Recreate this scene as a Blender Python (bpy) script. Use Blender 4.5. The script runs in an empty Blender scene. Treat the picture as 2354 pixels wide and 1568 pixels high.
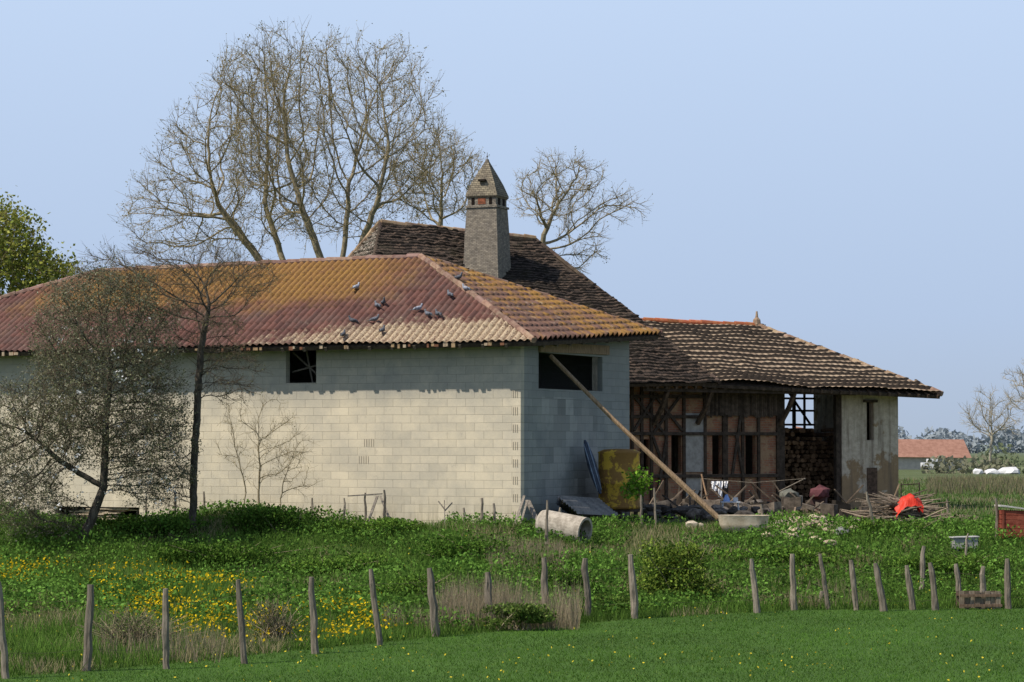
import bpy, bmesh, math, random
import numpy as np
from mathutils import Vector, Matrix, noise
random.seed(7); rng=np.random.default_rng(7)
sc=bpy.context.scene
EYE=2.1; F=5700.0
# ---------------------------------------------------------------- helpers
def P(u,v,Y): return Vector(((u-1177)/F*Y, Y, EYE-(v-1018)/F*Y))
def link(ob,parent=None):
    sc.collection.objects.link(ob)
    if parent: ob.parent=parent
    return ob
def empty(name):
    e=bpy.data.objects.new(name,None); e.empty_display_size=.3; return link(e)
def fast(name,V,Fc,mat,col=None,uv=None,parent=None,smooth=False):
    V=np.asarray(V,dtype=np.float32); Fc=np.asarray(Fc,dtype=np.int32)
    me=bpy.data.meshes.new(name); n,k=Fc.shape
    me.vertices.add(len(V)); me.vertices.foreach_set('co',V.ravel())
    me.loops.add(n*k); me.loops.foreach_set('vertex_index',Fc.ravel())
    me.polygons.add(n); me.polygons.foreach_set('loop_start',np.arange(0,n*k,k,dtype=np.int32))
    if smooth: me.polygons.foreach_set('use_smooth',np.ones(n,dtype=bool))
    me.update(calc_edges=True)
    if col is not None:
        a=me.attributes.new('Col','FLOAT_COLOR','POINT')
        c=np.ones((len(V),4),dtype=np.float32); c[:,:3]=col; a.data.foreach_set('color',c.ravel())
    if uv is not None:
        l=me.uv_layers.new(name='UVMap'); l.data.foreach_set('uv',np.asarray(uv,dtype=np.float32)[Fc.ravel()].ravel())
    me.materials.append(mat)
    return link(bpy.data.objects.new(name,me),parent)
class MB:
    def __init__(s): s.v=[];s.f=[];s.uv=[];s.c=[]
    def add(s,vs,fs,uvs=None,col=(1,1,1)):
        o=len(s.v); s.v+= [tuple(x) for x in vs]
        for i,f in enumerate(fs):
            s.f.append([o+j for j in f]); s.uv.append(uvs[i] if uvs else [(0,0)]*len(f)); s.c.append(col)
    def box(s,c,size,ax=None,ay=None,az=None,col=(1,1,1)):
        c=Vector(c); ax=Vector(ax or (1,0,0)).normalized(); 
        az=Vector(az or (0,0,1)).normalized(); ay=Vector(ay).normalized() if ay else az.cross(ax).normalized()
        hx,hy,hz=[d/2 for d in size]
        vs=[c+ax*hx*i+ay*hy*j+az*hz*k for k in(-1,1) for j in(-1,1) for i in(-1,1)]
        s.add(vs,[(0,2,3,1),(4,5,7,6),(0,1,5,4),(2,6,7,3),(0,4,6,2),(1,3,7,5)],col=col)
    def beam(s,a,b,w,h=None,up=(0,0,1),col=(1,1,1)):
        a=Vector(a);b=Vector(b);d=(b-a); L=d.length; d.normalize(); up=Vector(up)
        if abs(d.dot(up))>.95: up=Vector((0,1,0))
        y=up.cross(d).normalized(); z=d.cross(y)
        s.box((a+b)/2,(L,w,h or w),d,y,z,col)
    def tube(s,pts,rad,n=8,cap=True,col=(1,1,1),jit=0):
        pts=[Vector(p) for p in pts]; vs=[];fs=[]
        ref=None
        for i,p in enumerate(pts):
            d=(pts[min(i+1,len(pts)-1)]-pts[max(i-1,0)]).normalized()
            if ref is None: ref=Vector((0,0,1)) if abs(d.z)<.9 else Vector((1,0,0))
            a=d.cross(ref).normalized(); b=d.cross(a)
            r=rad[i] if hasattr(rad,'__len__') else rad
            for k in range(n):
                t=2*math.pi*k/n; rr=r*(1+random.uniform(-jit,jit))
                vs.append(p+(a*math.cos(t)+b*math.sin(t))*rr)
        m=len(pts)
        for i in range(m-1):
            for k in range(n): fs.append((i*n+k,i*n+(k+1)%n,(i+1)*n+(k+1)%n,(i+1)*n+k))
        if cap: fs.append(tuple(range(n))[::-1]); fs.append(tuple((m-1)*n+k for k in range(n)))
        s.add(vs,fs,col=col)
    def obj(s,name,mat,parent=None,smooth=False,bevel=0):
        me=bpy.data.meshes.new(name); me.from_pydata(s.v,[],s.f); me.update()
        l=me.uv_layers.new(name='UVMap'); l.data.foreach_set('uv',[x for f in s.uv for p in f for x in p])
        a=me.attributes.new('Col','FLOAT_COLOR','CORNER')
        a.data.foreach_set('color',[x for f,c in zip(s.f,s.c) for _ in f for x in (*c,1)])
        bm=bmesh.new(); bm.from_mesh(me); bmesh.ops.recalc_face_normals(bm,faces=bm.faces); bm.to_mesh(me); bm.free()
        if smooth: me.polygons.foreach_set('use_smooth',[True]*len(me.polygons))
        me.materials.append(mat); ob=bpy.data.objects.new(name,me)
        if bevel:
            m=ob.modifiers.new('b','BEVEL'); m.width=bevel; m.segments=2
        return link(ob,parent)
class NT:
    def __init__(s,name,rough=.9):
        s.m=bpy.data.materials.new(name); s.m.use_nodes=True; s.t=s.m.node_tree; s.n=s.t.nodes; s.l=s.t.links
        s.b=s.n['Principled BSDF']; s.b.inputs['Roughness'].default_value=rough
        s.b.inputs['Specular IOR Level'].default_value=.2
        s.tc=s.n.new('ShaderNodeTexCoord')
    def set(s,sock,v):
        if hasattr(v,'is_linked') : s.l.new(v,sock)
        elif isinstance(v,(tuple,list)) and len(v)==3 and sock.type=='RGBA': sock.default_value=(*v,1)
        else: sock.default_value=v
    def noise(s,scale,detail=6,rough=.6,vec='Object',dist=0,out='Fac'):
        x=s.n.new('ShaderNodeTexNoise'); x.inputs['Scale'].default_value=scale; x.inputs['Detail'].default_value=detail
        x.inputs['Roughness'].default_value=rough; x.inputs['Distortion'].default_value=dist
        s.l.new(s.tc.outputs[vec] if isinstance(vec,str) else vec,x.inputs['Vector']); return x.outputs[out]
    def mapv(s,vec,scale=(1,1,1),loc=(0,0,0)):
        x=s.n.new('ShaderNodeMapping'); x.inputs['Scale'].default_value=scale; x.inputs['Location'].default_value=loc
        s.l.new(s.tc.outputs[vec],x.inputs['Vector']); return x.outputs[0]
    def ramp(s,fac,a,b,lo=0.,hi=1.):
        x=s.n.new('ShaderNodeMapRange'); x.interpolation_type='SMOOTHSTEP'
        s.l.new(fac,x.inputs[0]); x.inputs[1].default_value=a; x.inputs[2].default_value=b; x.inputs[3].default_value=lo; x.inputs[4].default_value=hi
        return x.outputs[0]
    def mix(s,f,a,b,mode='MIX'):
        x=s.n.new('ShaderNodeMix'); x.data_type='RGBA'; x.blend_type=mode
        s.set(x.inputs[0],f); s.set(x.inputs[6],a); s.set(x.inputs[7],b); return x.outputs[2]
    def math(s,op,a,b=0.):
        x=s.n.new('ShaderNodeMath'); x.operation=op; s.set(x.inputs[0],a); s.set(x.inputs[1],b); return x.outputs[0]
    def col(s):
        x=s.n.new('ShaderNodeAttribute'); x.attribute_name='Col'; return x.outputs['Color']
    def uv(s):
        x=s.n.new('ShaderNodeSeparateXYZ'); s.l.new(s.tc.outputs['UV'],x.inputs[0]); return x.outputs[0],x.outputs[1]
    def brick(s,bw,rh,mort,c1,c2,cm,offset=.5,vec=None):
        b=s.n.new('ShaderNodeTexBrick'); s.l.new(vec or s.tc.outputs['UV'],b.inputs['Vector']); b.offset=offset
        b.inputs['Scale'].default_value=1; b.inputs['Brick Width'].default_value=bw; b.inputs['Row Height'].default_value=rh; b.inputs['Mortar Size'].default_value=mort
        s.set(b.inputs['Color1'],c1); s.set(b.inputs['Color2'],c2); s.set(b.inputs['Mortar'],cm); return b
    def bump(s,h,st=.4,d=.03):
        x=s.n.new('ShaderNodeBump'); x.inputs['Strength'].default_value=st; x.inputs['Distance'].default_value=d
        s.l.new(h,x.inputs['Height']); s.l.new(x.outputs[0],s.b.inputs['Normal'])
    def done(s,c): s.set(s.b.inputs['Base Color'],c); return s.m
def simple(name,c1,c2,scale=6,rough=.9,bump=.4,bd=.02,metal=0,stretch=(1,1,1)):
    t=NT(name,rough); v=t.mapv('Object',stretch); n=t.noise(scale,8,.65,v); t.bump(n,bump,bd); t.b.inputs['Metallic'].default_value=metal
    c=t.mix(t.ramp(n,.35,.65),c1,c2); return t.done(t.mix(1.,c,t.col(),'MULTIPLY'))
def leafmat(name,trans=.3):
    m=bpy.data.materials.new(name); m.use_nodes=True; n=m.node_tree.nodes; l=m.node_tree.links; n.clear()
    a=n.new('ShaderNodeAttribute'); a.attribute_name='Col'; d=n.new('ShaderNodeBsdfDiffuse'); t=n.new('ShaderNodeBsdfTranslucent'); x=n.new('ShaderNodeMixShader'); o=n.new('ShaderNodeOutputMaterial')
    x.inputs[0].default_value=trans
    for q in(d,t): l.new(a.outputs['Color'],q.inputs['Color'])
    l.new(d.outputs[0],x.inputs[1]); l.new(t.outputs[0],x.inputs[2]); l.new(x.outputs[0],o.inputs[0]); return m
LEAF=leafmat('foliage'); 
WOOD=simple('weathered_wood',(.15,.13,.105),(.29,.255,.21),9,stretch=(3,3,.5))
DARKW=simple('dark_timber',(.04,.03,.022),(.09,.066,.05),8)
BARK=simple('bark',(.17,.14,.09),(.33,.275,.175),5,stretch=(2,2,.7))
DBARK=simple('dark_bark',(.05,.042,.034),(.13,.11,.085),7,stretch=(2,2,.7))
# ---------------------------------------------------------------- terrain
def ss(t): t=np.clip(t,0,1); return t*t*(3-2*t)
def yfence(x): return np.interp(x,[-30,-7,-1.35,2.3,5.7,10,40],[22,35.8,43,47.5,50,50.5,52])
def wob(x,y): return (np.sin(x*1.3+y*.7)+np.sin(x*.6-y*1.1+2)+np.sin(x*2.3+1.3*y+1)*.5+np.sin(-x*3.1+2.2*y)*.35)/2.8
def hgt(x,y):
    x=np.asarray(x,float);y=np.asarray(y,float)
    yf=yfence(x); zr=-1.25+1.25*ss((y-yf-.3)/(59-yf))
    y1=52+.6*np.sin(x*.8)
    zl=-1.25+.4*ss((y-yf)/(y1-yf))+ (1.02+.18*np.sin(x*.9+1))*ss((y-y1)/6.3)-.15*ss((y-59)/4)
    L=ss((1.0-x)/5.0); z=zr*(1-L)+zl*L
    z+=.11*wob(x,y)*ss((y-yf)/3)*ss((90-y)/20)
    z-=1.5*ss((y-110)/240)
    z+=.03*np.sin(x*.5)*ss((40-y)/3)
    return z
def h1(x,y): return float(hgt(x,y))
def G(u,Y,dz=0):
    X=(u-1177)/F*Y; return Vector((X,Y,h1(X,Y)+dz))
def vnoise(x,y,seed=0,sc_=1.):
    x=np.asarray(x)*sc_+seed*17.3; y=np.asarray(y)*sc_+seed*9.1
    xi=np.floor(x).astype(int); yi=np.floor(y).astype(int); fx=ss(x-xi); fy=ss(y-yi)
    def hh(a,b): 
        v=np.sin(a*127.1+b*311.7+seed*3.3)*43758.5453; return v-np.floor(v)
    return (hh(xi,yi)*(1-fx)+hh(xi+1,yi)*fx)*(1-fy)+(hh(xi,yi+1)*(1-fx)+hh(xi+1,yi+1)*fx)*fy
def fbm(x,y,seed=0,s=1.): return .5*vnoise(x,y,seed,s)+.3*vnoise(x,y,seed+1,s*2.1)+.2*vnoise(x,y,seed+2,s*4.3)
xs=np.concatenate([-np.geomspace(26,3500,26)[::-1],np.arange(-25,26,.3),np.geomspace(26.5,3500,26)])
ys=np.concatenate([[-60,-10,5,15,22],np.arange(27,90,.3),np.geomspace(91,5000,50)])
XX,YY=np.meshgrid(xs,ys); ZZ=hgt(XX,YY)
nx,ny=len(xs),len(ys); idx=np.arange(nx*ny).reshape(ny,nx)
fc=np.stack([idx[:-1,:-1].ravel(),idx[:-1,1:].ravel(),idx[1:,1:].ravel(),idx[1:,:-1].ravel()],1)
LAWN=np.array([.055,.115,.018]); ROUGH=np.array([.07,.11,.025]); DIRT=np.array([.17,.135,.09]); DRY=np.array([.16,.145,.075])
def gcol(x,y):
    yf=yfence(x); f=ss((y-yf+.4)/1.0)[...,None]; c=LAWN*(1-f)+ROUGH*f
    d=ss((fbm(x,y,4,.5)-.54)/.12)*ss((y-yf)/2)*.4; c=c*(1-d[...,None])+DRY*d[...,None]
    yd=ss((x-2.5)/2)*ss((13.5-x)/1)*ss((y-61)/3)*ss((88-y)/4)*ss((fbm(x,y,9,.7)-.3)/.2); c=c*(1-yd[...,None])+DIRT*yd[...,None]*.8
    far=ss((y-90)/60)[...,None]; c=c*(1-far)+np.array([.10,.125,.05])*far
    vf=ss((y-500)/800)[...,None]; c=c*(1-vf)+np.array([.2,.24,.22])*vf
    return c*(.75+.5*fbm(x,y,6,.8)[...,None])
gm=NT('ground',1.); nn=gm.noise(14,8,.7); gm.bump(nn,.6,.05)
GROUND=gm.done(gm.mix(1.,gm.col(),gm.mix(gm.ramp(nn,.3,.7),(.6,.62,.6),(1.25,1.25,1.2)),'MULTIPLY'))
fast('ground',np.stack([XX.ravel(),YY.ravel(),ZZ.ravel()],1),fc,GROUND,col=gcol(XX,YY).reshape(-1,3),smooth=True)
# ---------------------------------------------------------------- plan frames
def V2(x,y): return Vector((x,y,0))
A=V2(.21,60); dl=V2(-.906,.4226); dr=V2(.4226,.906); BL,BW=20.9,6.93   # block barn
nf=-dr; nr=-dl
F0=V2(3.65,77); u3=V2(.94,.342); n3=V2(.342,-.94)                     # farmhouse / shed front line
def inside_build(x,y):
    rx,ry=x-A.x,y-A.y; s=rx*dl.x+ry*dl.y; w=rx*dr.x+ry*dr.y
    a=(s>-.05)&(s<BL)&(w>-.05)&(w<BW)
    rx,ry=x-F0.x,y-F0.y; s=rx*u3.x+ry*u3.y; w=-(rx*n3.x+ry*n3.y)
    return a|((s>-9)&(s<9.5)&(w>-.05)&(w<12))
# ---------------------------------------------------------------- walls
def wall(mb,p0,p1,z0,z1a,z1b,th,holes=(),inward=None):
    p0=Vector(p0);p1=Vector(p1); d=(p1-p0); L=d.length; d.normalize()
    S=sorted({0,L,*[h[0] for h in holes],*[h[1] for h in holes]}); Z=sorted({z0,99,*[h[2] for h in holes],*[h[3] for h in holes]})
    def zz(s,z): return z1a+(z1b-z1a)*s/L if z==99 else z
    for i in range(len(S)-1):
        for j in range(len(Z)-1):
            sa,sb,za,zb=S[i],S[i+1],Z[j],Z[j+1]; ms=(sa+sb)/2; mz=(za+min(zb,z1a))/2
            if any(h[0]<ms<h[1] and h[2]<mz<h[3] for h in holes): continue
            q=[(sa,zz(sa,za)),(sb,zz(sb,za)),(sb,zz(sb,zb)),(sa,zz(sa,zb))]
            o=[p0+d*s+Vector((0,0,z)) for s,z in q]; n=[x+inward*th for x in o]
            vs=o+n; fs=[(0,1,2,3),(7,6,5,4)]; us=[q,[q[3],q[2],q[1],q[0]]]
            for k in range(4):
                k2=(k+1)%4; fs.append((k,k+4,k2+4,k2)); a=q[k];b=q[k2]
                us.append([a,(a[0]+th,a[1]),(b[0]+th,b[1]),b])
            mb.add(vs,fs,us)
def wmap(p0,d,px):   # distance along a wall line for a bearing
    k=(px-1177)/F; return (k*p0.y-p0.x)/(d.x-k*d.y)
def wz(p0,d,s,v): return EYE-(v-1018)/F*(p0.y+d.y*s)
def blockmat(name,c1,c2,mort,patch=None):
    t=NT(name,.95)
    wn=t.noise(.8,3,.5,'UV',out='Color'); vm=t.n.new('ShaderNodeVectorMath'); vm.operation='MULTIPLY_ADD'; t.l.new(wn,vm.inputs[0]); vm.inputs[1].default_value=(.03,.03,0); t.l.new(t.tc.outputs['UV'],vm.inputs[2])
    b=t.brick(.5,.2,.006,c1,c2,mort,vec=vm.outputs[0]); b.inputs['Mortar Smooth'].default_value=.4; b.inputs['Bias'].default_value=.1
    n=t.noise(1.1,8,.65); n2=t.noise(30,4,.6); n4=t.noise(3.5,6,.7)
    c=t.mix(1.,b.outputs['Color'],t.mix(t.ramp(n,.3,.7),(.82,.83,.84),(1.07,1.05,1.)),'MULTIPLY')
    c=t.mix(1.,c,t.mix(n2,(.88,.88,.88),(1.1,1.1,1.1)),'MULTIPLY')
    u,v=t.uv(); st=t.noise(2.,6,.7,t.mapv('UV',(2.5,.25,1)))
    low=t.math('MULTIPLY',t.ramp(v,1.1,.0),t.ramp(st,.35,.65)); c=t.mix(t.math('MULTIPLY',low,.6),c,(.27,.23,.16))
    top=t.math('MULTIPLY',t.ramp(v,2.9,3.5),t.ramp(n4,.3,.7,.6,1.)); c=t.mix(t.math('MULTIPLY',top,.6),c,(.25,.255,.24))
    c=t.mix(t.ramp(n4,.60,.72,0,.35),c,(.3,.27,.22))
    if patch:
        b2=t.brick(.5,.4,.003,(.50,.49,.45),(.15,.15,.145),(.17,.17,.17)); m=t.math('MULTIPLY',t.math('MULTIPLY',t.ramp(u,1.0,1.1),t.ramp(u,4.6,4.5)),t.math('MULTIPLY',t.ramp(v,3.25,3.22),t.ramp(n,.3,.6))); c=t.mix(t.math('MULTIPLY',m,.6),c,b2.outputs['Color'])
        dk=t.math('MULTIPLY',t.ramp(v,1.9,.6),t.ramp(u,1.5,4.)); c=t.mix(t.math('MULTIPLY',dk,.7),c,(.09,.075,.06))
    h=t.math('ADD',t.math('MULTIPLY',b.outputs['Fac'],-1.),t.math('MULTIPLY',n2,.4)); t.bump(h,.55,.012)
    return t.done(c)
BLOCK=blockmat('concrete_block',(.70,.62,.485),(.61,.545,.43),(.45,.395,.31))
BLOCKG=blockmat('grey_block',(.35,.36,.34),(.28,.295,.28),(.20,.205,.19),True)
barn=empty('block_barn')
mb=MB()
def fs(px): return wmap(A,dl,px)
s1,s2=fs(727),fs(657); W0=(s1,s2,wz(A,dl,s1,880),4.52)
lowdoor=(fs(322),fs(130),-.5,.42)
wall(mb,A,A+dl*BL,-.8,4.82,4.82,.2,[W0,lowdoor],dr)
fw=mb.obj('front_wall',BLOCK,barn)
mb=MB(); rs=lambda px: wmap(A,dr,px)
ra,rb=rs(1238),rs(1385); RW=(ra,rb,wz(A,dr,ra,893),4.33)
wall(mb,A+dr*.2,A+dr*BW,-.8,4.7,5.0,.2,[(ra-.2,rb-.2,RW[2],RW[3])],dl)
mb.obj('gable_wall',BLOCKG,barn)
mb=MB(); wall(mb,A+dl*BL+dr*.2,A+dl*BL+dr*BW,-.8,4.8,4.8,.2,[],-dl); wall(mb,A+dr*(BW)+dl*.2,A+dr*BW+dl*(BL-.2),-.8,4.9,4.8,.2,[],-dr)
mb.obj('rear_walls',BLOCKG,barn)
mb=MB(); c0=A+dr*(ra-.02)+nr*.03; c1=A+dr*(rs(1396))+nr*.03
mb.beam(c0+Vector((0,0,4.46)),c1+Vector((0,0,4.52)),.08,.24,col=(1.3,1.05,.8))
mb.beam(A+dr*(rb-.28)+dl*.1+Vector((0,0,RW[2])),A+dr*(rb-.28)+dl*.1+Vector((0,0,4.33)),.14,col=(1.1,1.1,1.1))
for k in range(34):
    s=.1+k*.62; p=A+dl*s; mb.beam(p+nf*.62+Vector((0,0,4.42)),p+dr*.3+Vector((0,0,4.92)),.07,.1,col=(.6,.55,.5))
for k in range(9):
    p=A+dr*(.2+k*.8); z=4.5+.05*k; mb.beam(p+nr*.55+Vector((0,0,z-.05)),p+dl*.3+Vector((0,0,z+.2)),.07,.1,col=(.6,.55,.5))
for a_,b_ in(((s1,3.7),(s2,4.4)),((s2,3.9),(s1,4.1)),((s1+.3,3.6),(s1+.5,4.5))):
    mb.beam(A+dl*a_[0]+dr*.35+Vector((0,0,a_[1])),A+dl*b_[0]+dr*.35+Vector((0,0,b_[1])),.04,col=(.8,.8,.8))
mb.obj('timber_trim',WOOD,barn)
mb=MB()
for k in range(16):
    z=-.05+k*.028; s=random.uniform(lowdoor[0]+.1,lowdoor[1]-1.5)
    mb.beam(A+dl*s+dr*random.uniform(.08,.3)+Vector((0,0,z)),A+dl*(s+random.uniform(1,1.4))+dr*random.uniform(.08,.3)+Vector((0,0,z+random.uniform(-.02,.02))),.2,.03,col=(1.7,1.6,1.4))
mb.obj('plank_stack',WOOD,barn)
mb=MB()
for k in range(8):
    z=.35+k*.42; 
    for q in range(3): mb.box(A+dl*(.09+q*.055)+nf*.004+Vector((0,0,z)),(.014,.012,.19),dl,dr)
for(px,v) in((838,1018),(826,1057)):
    s=fs(px); z=wz(A,dl,s,v)
    for q in range(5): mb.box(A+dl*(s-q*.065)+nf*.003+Vector((0,0,z)),(.011,.01,.19),dl,dr)
mb.obj('block_cores',simple('core_mortar',(.38,.32,.24),(.46,.40,.31),6),barn)
# ---------------------------------------------------------------- roofs
def plane(pts):
    c=sum(pts,Vector())/len(pts); M=np.array([list(p-c) for p in pts]); n=np.linalg.svd(M)[2][-1]; n=Vector(n)
    if n.z<0:n=-n
    return c,n.normalized()
def roof_face(name,pts,mat,parent,rib=.2,ra_=.025,course=.35,ca=.03,seed=0,sag=.03,jit=.3,thick=.1,sub=6,skew=0.):
    pts=[Vector(p) for p in pts]; c,n=plane(pts); e=(pts[1]-pts[0]); e-=n*e.dot(n); e.normalize(); up=n.cross(e)
    if up.z<0: up=-up
    o=pts[0]; loc=np.array([[ (p-o).dot(e),(p-o).dot(up),(p-o).dot(n)] for p in pts])
    smin,smax=loc[:,0].min()-.1,loc[:,0].max()+.1; rmin,rmax=loc[:,1].min()-.1-abs(skew)*(smax-smin),loc[:,1].max()+.1+abs(skew)*(smax-smin)
    S=np.arange(smin,smax,rib/sub); R=[];Hh=[]; k0=int(math.floor(rmin/course))
    cid=[]
    for k in range(k0,int(rmax/course)+2):
        for fr,hh in((0,1.),(.35,.68),(.7,.32),(.985,.0)): R.append((k+fr)*course); Hh.append(hh*ca); cid.append(k)
    R=np.array(R);Hh=np.array(Hh);cid=np.array(cid)
    s,r=np.meshgrid(S,R); hh=np.repeat(Hh[:,None],len(S),1); cc=np.repeat(cid[:,None],len(S),1)
    prof=ra_*(.5+.5*np.cos(2*math.pi*s/rib))**.8
    tile=np.floor(s/rib+.5); rnd=np.sin(tile*12.9898+cc*78.233+seed)*43758.5453; rnd=rnd-np.floor(rnd)
    row=np.sin(cc*41.7+seed)*9173.1; row=row-np.floor(row)
    z=prof+hh*(1+jit*1.2*(rnd-.5)+.5*(row-.5))+ jit*.02*(rnd-.5)+sag*(fbm(s,r,seed,.5)-.5)*2
    uvr=r.copy(); r=r+skew*(s-smin)+ .05*min(jit,1)*(fbm(s,cc*3.,seed+3,1.)-.5)
    w=np.zeros(s.shape); d0=np.zeros(s.shape)
    for a in loc:
        ww=1/(((s-a[0])**2+(r-a[1])**2)+.05); w+=ww; d0+=ww*a[2]
    z=z+d0/w
    E=np.array(e);U=np.array(up);N=np.array(n);O=np.array(o)
    V=O+s[...,None]*E+r[...,None]*U+z[...,None]*N
    nr_,ns_=s.shape; I=np.arange(nr_*ns_).reshape(nr_,ns_)
    fcs=np.stack([I[:-1,:-1].ravel(),I[:-1,1:].ravel(),I[1:,1:].ravel(),I[1:,:-1].ravel()],1)
    ob=fast(name,V.reshape(-1,3),fcs,mat,uv=np.stack([s.ravel(),uvr.ravel()],1),parent=parent)
    bm=bmesh.new(); bm.from_mesh(ob.data); m=len(pts); cen=sum(pts,Vector())/m
    for i in range(m):
        a=pts[i];b=pts[(i+1)%m]; pn=(b-a).cross(n).normalized()
        if pn.dot(cen-a)>0: pn=-pn
        bmesh.ops.bisect_plane(bm,geom=bm.verts[:]+bm.edges[:]+bm.faces[:],dist=1e-5,plane_co=a,plane_no=pn,clear_outer=True)
    bm.to_mesh(ob.data); bm.free()
    sl=MB(); top=[p-n*.035+(cen-p).normalized()*.06 for p in pts]; bot=[p-n*thick for p in top]
    sl.add(top+bot,[tuple(range(m)),tuple(range(2*m-1,m-1,-1))]+[(i,i+m,(i+1)%m+m,(i+1)%m) for i in range(m)])
    sl.obj(name+'_boarding',DARKW,parent)
    return c,n
def ridge_caps(name,lines,mat,parent,r=.11,seg=.4):
    mb=MB()
    for a,b in lines:
        a=Vector(a);b=Vector(b); L=(b-a).length; n=max(1,int(L/seg)); 
        for i in range(n):
            p=a.lerp(b,i/n);q=a.lerp(b,(i+1.12)/n if i<n-1 else 1); j=Vector((0,0,random.uniform(-.015,.015)))
            g=random.uniform(.65,1.15)
            mb.tube([p+j,q+j],[r*random.uniform(.95,1.12),r*.85],8,True,col=(g,g*random.uniform(.9,1),g*random.uniform(.85,1)))
    return mb.obj(name,mat,parent,smooth=False)
t=NT('mossy_red_tile',.9); u,v=t.uv()
tb=t.brick(.19,.40,.001,(.19,.088,.07),(.115,.058,.05),(.04,.025,.02),0)
n1=t.noise(.55,6,.6); n2=t.noise(4,8,.7); n3_=t.noise(22,5,.7); n5=t.noise(1.3,6,.7)
def bell(x,a,b,c,d): return t.math('MULTIPLY',t.ramp(x,a,b),t.ramp(x,d,c))
reg=t.math('MULTIPLY',bell(u,3,9,15,20.),t.ramp(v,.9,3.2))
reg=t.math('ADD',reg,t.math('MULTIPLY',t.ramp(n1,.45,.7),.3))
of=t.ramp(t.math('ADD',t.math('MULTIPLY',reg,.42),t.math('ADD',t.math('MULTIPLY',n2,.4),t.math('MULTIPLY',n5,.4))),.53,.88)
of=t.math('MULTIPLY',of,t.ramp(n3_,.3,.6,.45,.95))
c=t.mix(t.ramp(n5,.4,.65,0,.5),tb.outputs['Color'],(.15,.11,.095))
c=t.mix(of,c,t.mix(n3_,(.21,.10,.025),(.40,.235,.06)))
reg2=t.math('MULTIPLY',t.ramp(u,8.,20.),t.ramp(v,2.9,.0)); 
cf=t.ramp(t.math('ADD',t.math('MULTIPLY',reg2,.48),t.math('MULTIPLY',t.noise(2.6,8,.8),.66)),.58,.72)
cf=t.math('MULTIPLY',cf,t.ramp(n3_,.36,.56,.1,1.))
c=t.mix(cf,c,(.50,.40,.27))
c=t.mix(t.ramp(n3_,.42,.3,0.,.65),c,(.04,.028,.024)); t.bump(n3_,.6,.025)
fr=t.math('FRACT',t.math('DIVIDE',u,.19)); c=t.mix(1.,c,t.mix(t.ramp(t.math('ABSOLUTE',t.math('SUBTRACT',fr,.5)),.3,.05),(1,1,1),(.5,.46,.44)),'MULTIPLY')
RED=t.done(c)
t=NT('mossy_red_tile_hip',.9); u,v=t.uv()
tb=t.brick(.26,.34,.001,(.19,.105,.08),(.13,.08,.065),(.04,.025,.02),0)
n2=t.noise(2.5,8,.65); n3_=t.noise(22,5,.7)
c=t.mix(t.ramp(t.math('ADD',n2,t.math('MULTIPLY',t.ramp(u,1,7),.16)),.5,.72,0,.85),tb.outputs['Color'],t.mix(n3_,(.22,.10,.022),(.42,.245,.06)))
c=t.mix(t.ramp(t.noise(3.,6,.7,t.mapv('Object',(1,1,1),(5,5,5))),.56,.68,0,.6),c,(.36,.30,.22)); t.bump(n3_,.5,.02)
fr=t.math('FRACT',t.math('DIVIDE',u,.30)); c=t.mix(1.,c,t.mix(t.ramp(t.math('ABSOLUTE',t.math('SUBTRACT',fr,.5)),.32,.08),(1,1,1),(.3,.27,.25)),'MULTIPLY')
REDH=t.done(c)
Z=lambda z:Vector((0,0,z))
ov=.65
eFR=A+nf*ov+nr*ov+Z(4.52); eFL=A+dl*(BL+ov)+nf*ov+Z(4.5); eBR=A+dr*(BW+ov)+nr*ov+Z(5.0); eBL=A+dl*(BL+ov)+dr*(BW+ov)+Z(4.6)
rR=A+dl*4.49+dr*3.47+Z(6.96); rL=A+dl*14.6+dr*3.47+Z(6.88)
BC,BN=roof_face('front_roof',[eFL,eFR,rR,rL],RED,barn,.19,.06,.40,.016,1)
roof_face('hip_roof',[eFR,eBR,rR],REDH,barn,.30,.12,.34,.02,2)
roof_face('rear_roof',[eBR,eBL,rL,rR],RED,barn,.25,.045,.34,.03,3,sub=4)
roof_face('end_hip_roof',[eBL,eFL,rL],REDH,barn,.25,.045,.34,.03,4,sub=4)
CAP=simple('ridge_tile',(.20,.12,.095),(.31,.22,.17),6)
CAPO=simple('ridge_tile_orange',(.40,.11,.05),(.46,.20,.09),6)
up=Z(.03); ridge_caps('ridge_caps',[(rL+up,rR+up),(rR+up,eFR+up),(eBR+up,rR+up),(rL+up,eFL+up),(rL+up,eBL+up)],CAP,barn,.09)
mb=MB()
for k in range(60):
    p=eFR.lerp(eFL,random.random()*.97)+Z(random.uniform(-.06,-.02)); mb.box(p+nf*-.03,(random.uniform(.05,.14),.05,random.uniform(.05,.12)),dl,dr,col=[(1,1,1),(.5,.3,.25),(.9,.8,.65)][k%3])
mb.obj('broken_eave_tiles',CAPO if 0 else simple('broken_tile',(.30,.22,.15),(.42,.34,.24),9),barn)
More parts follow.
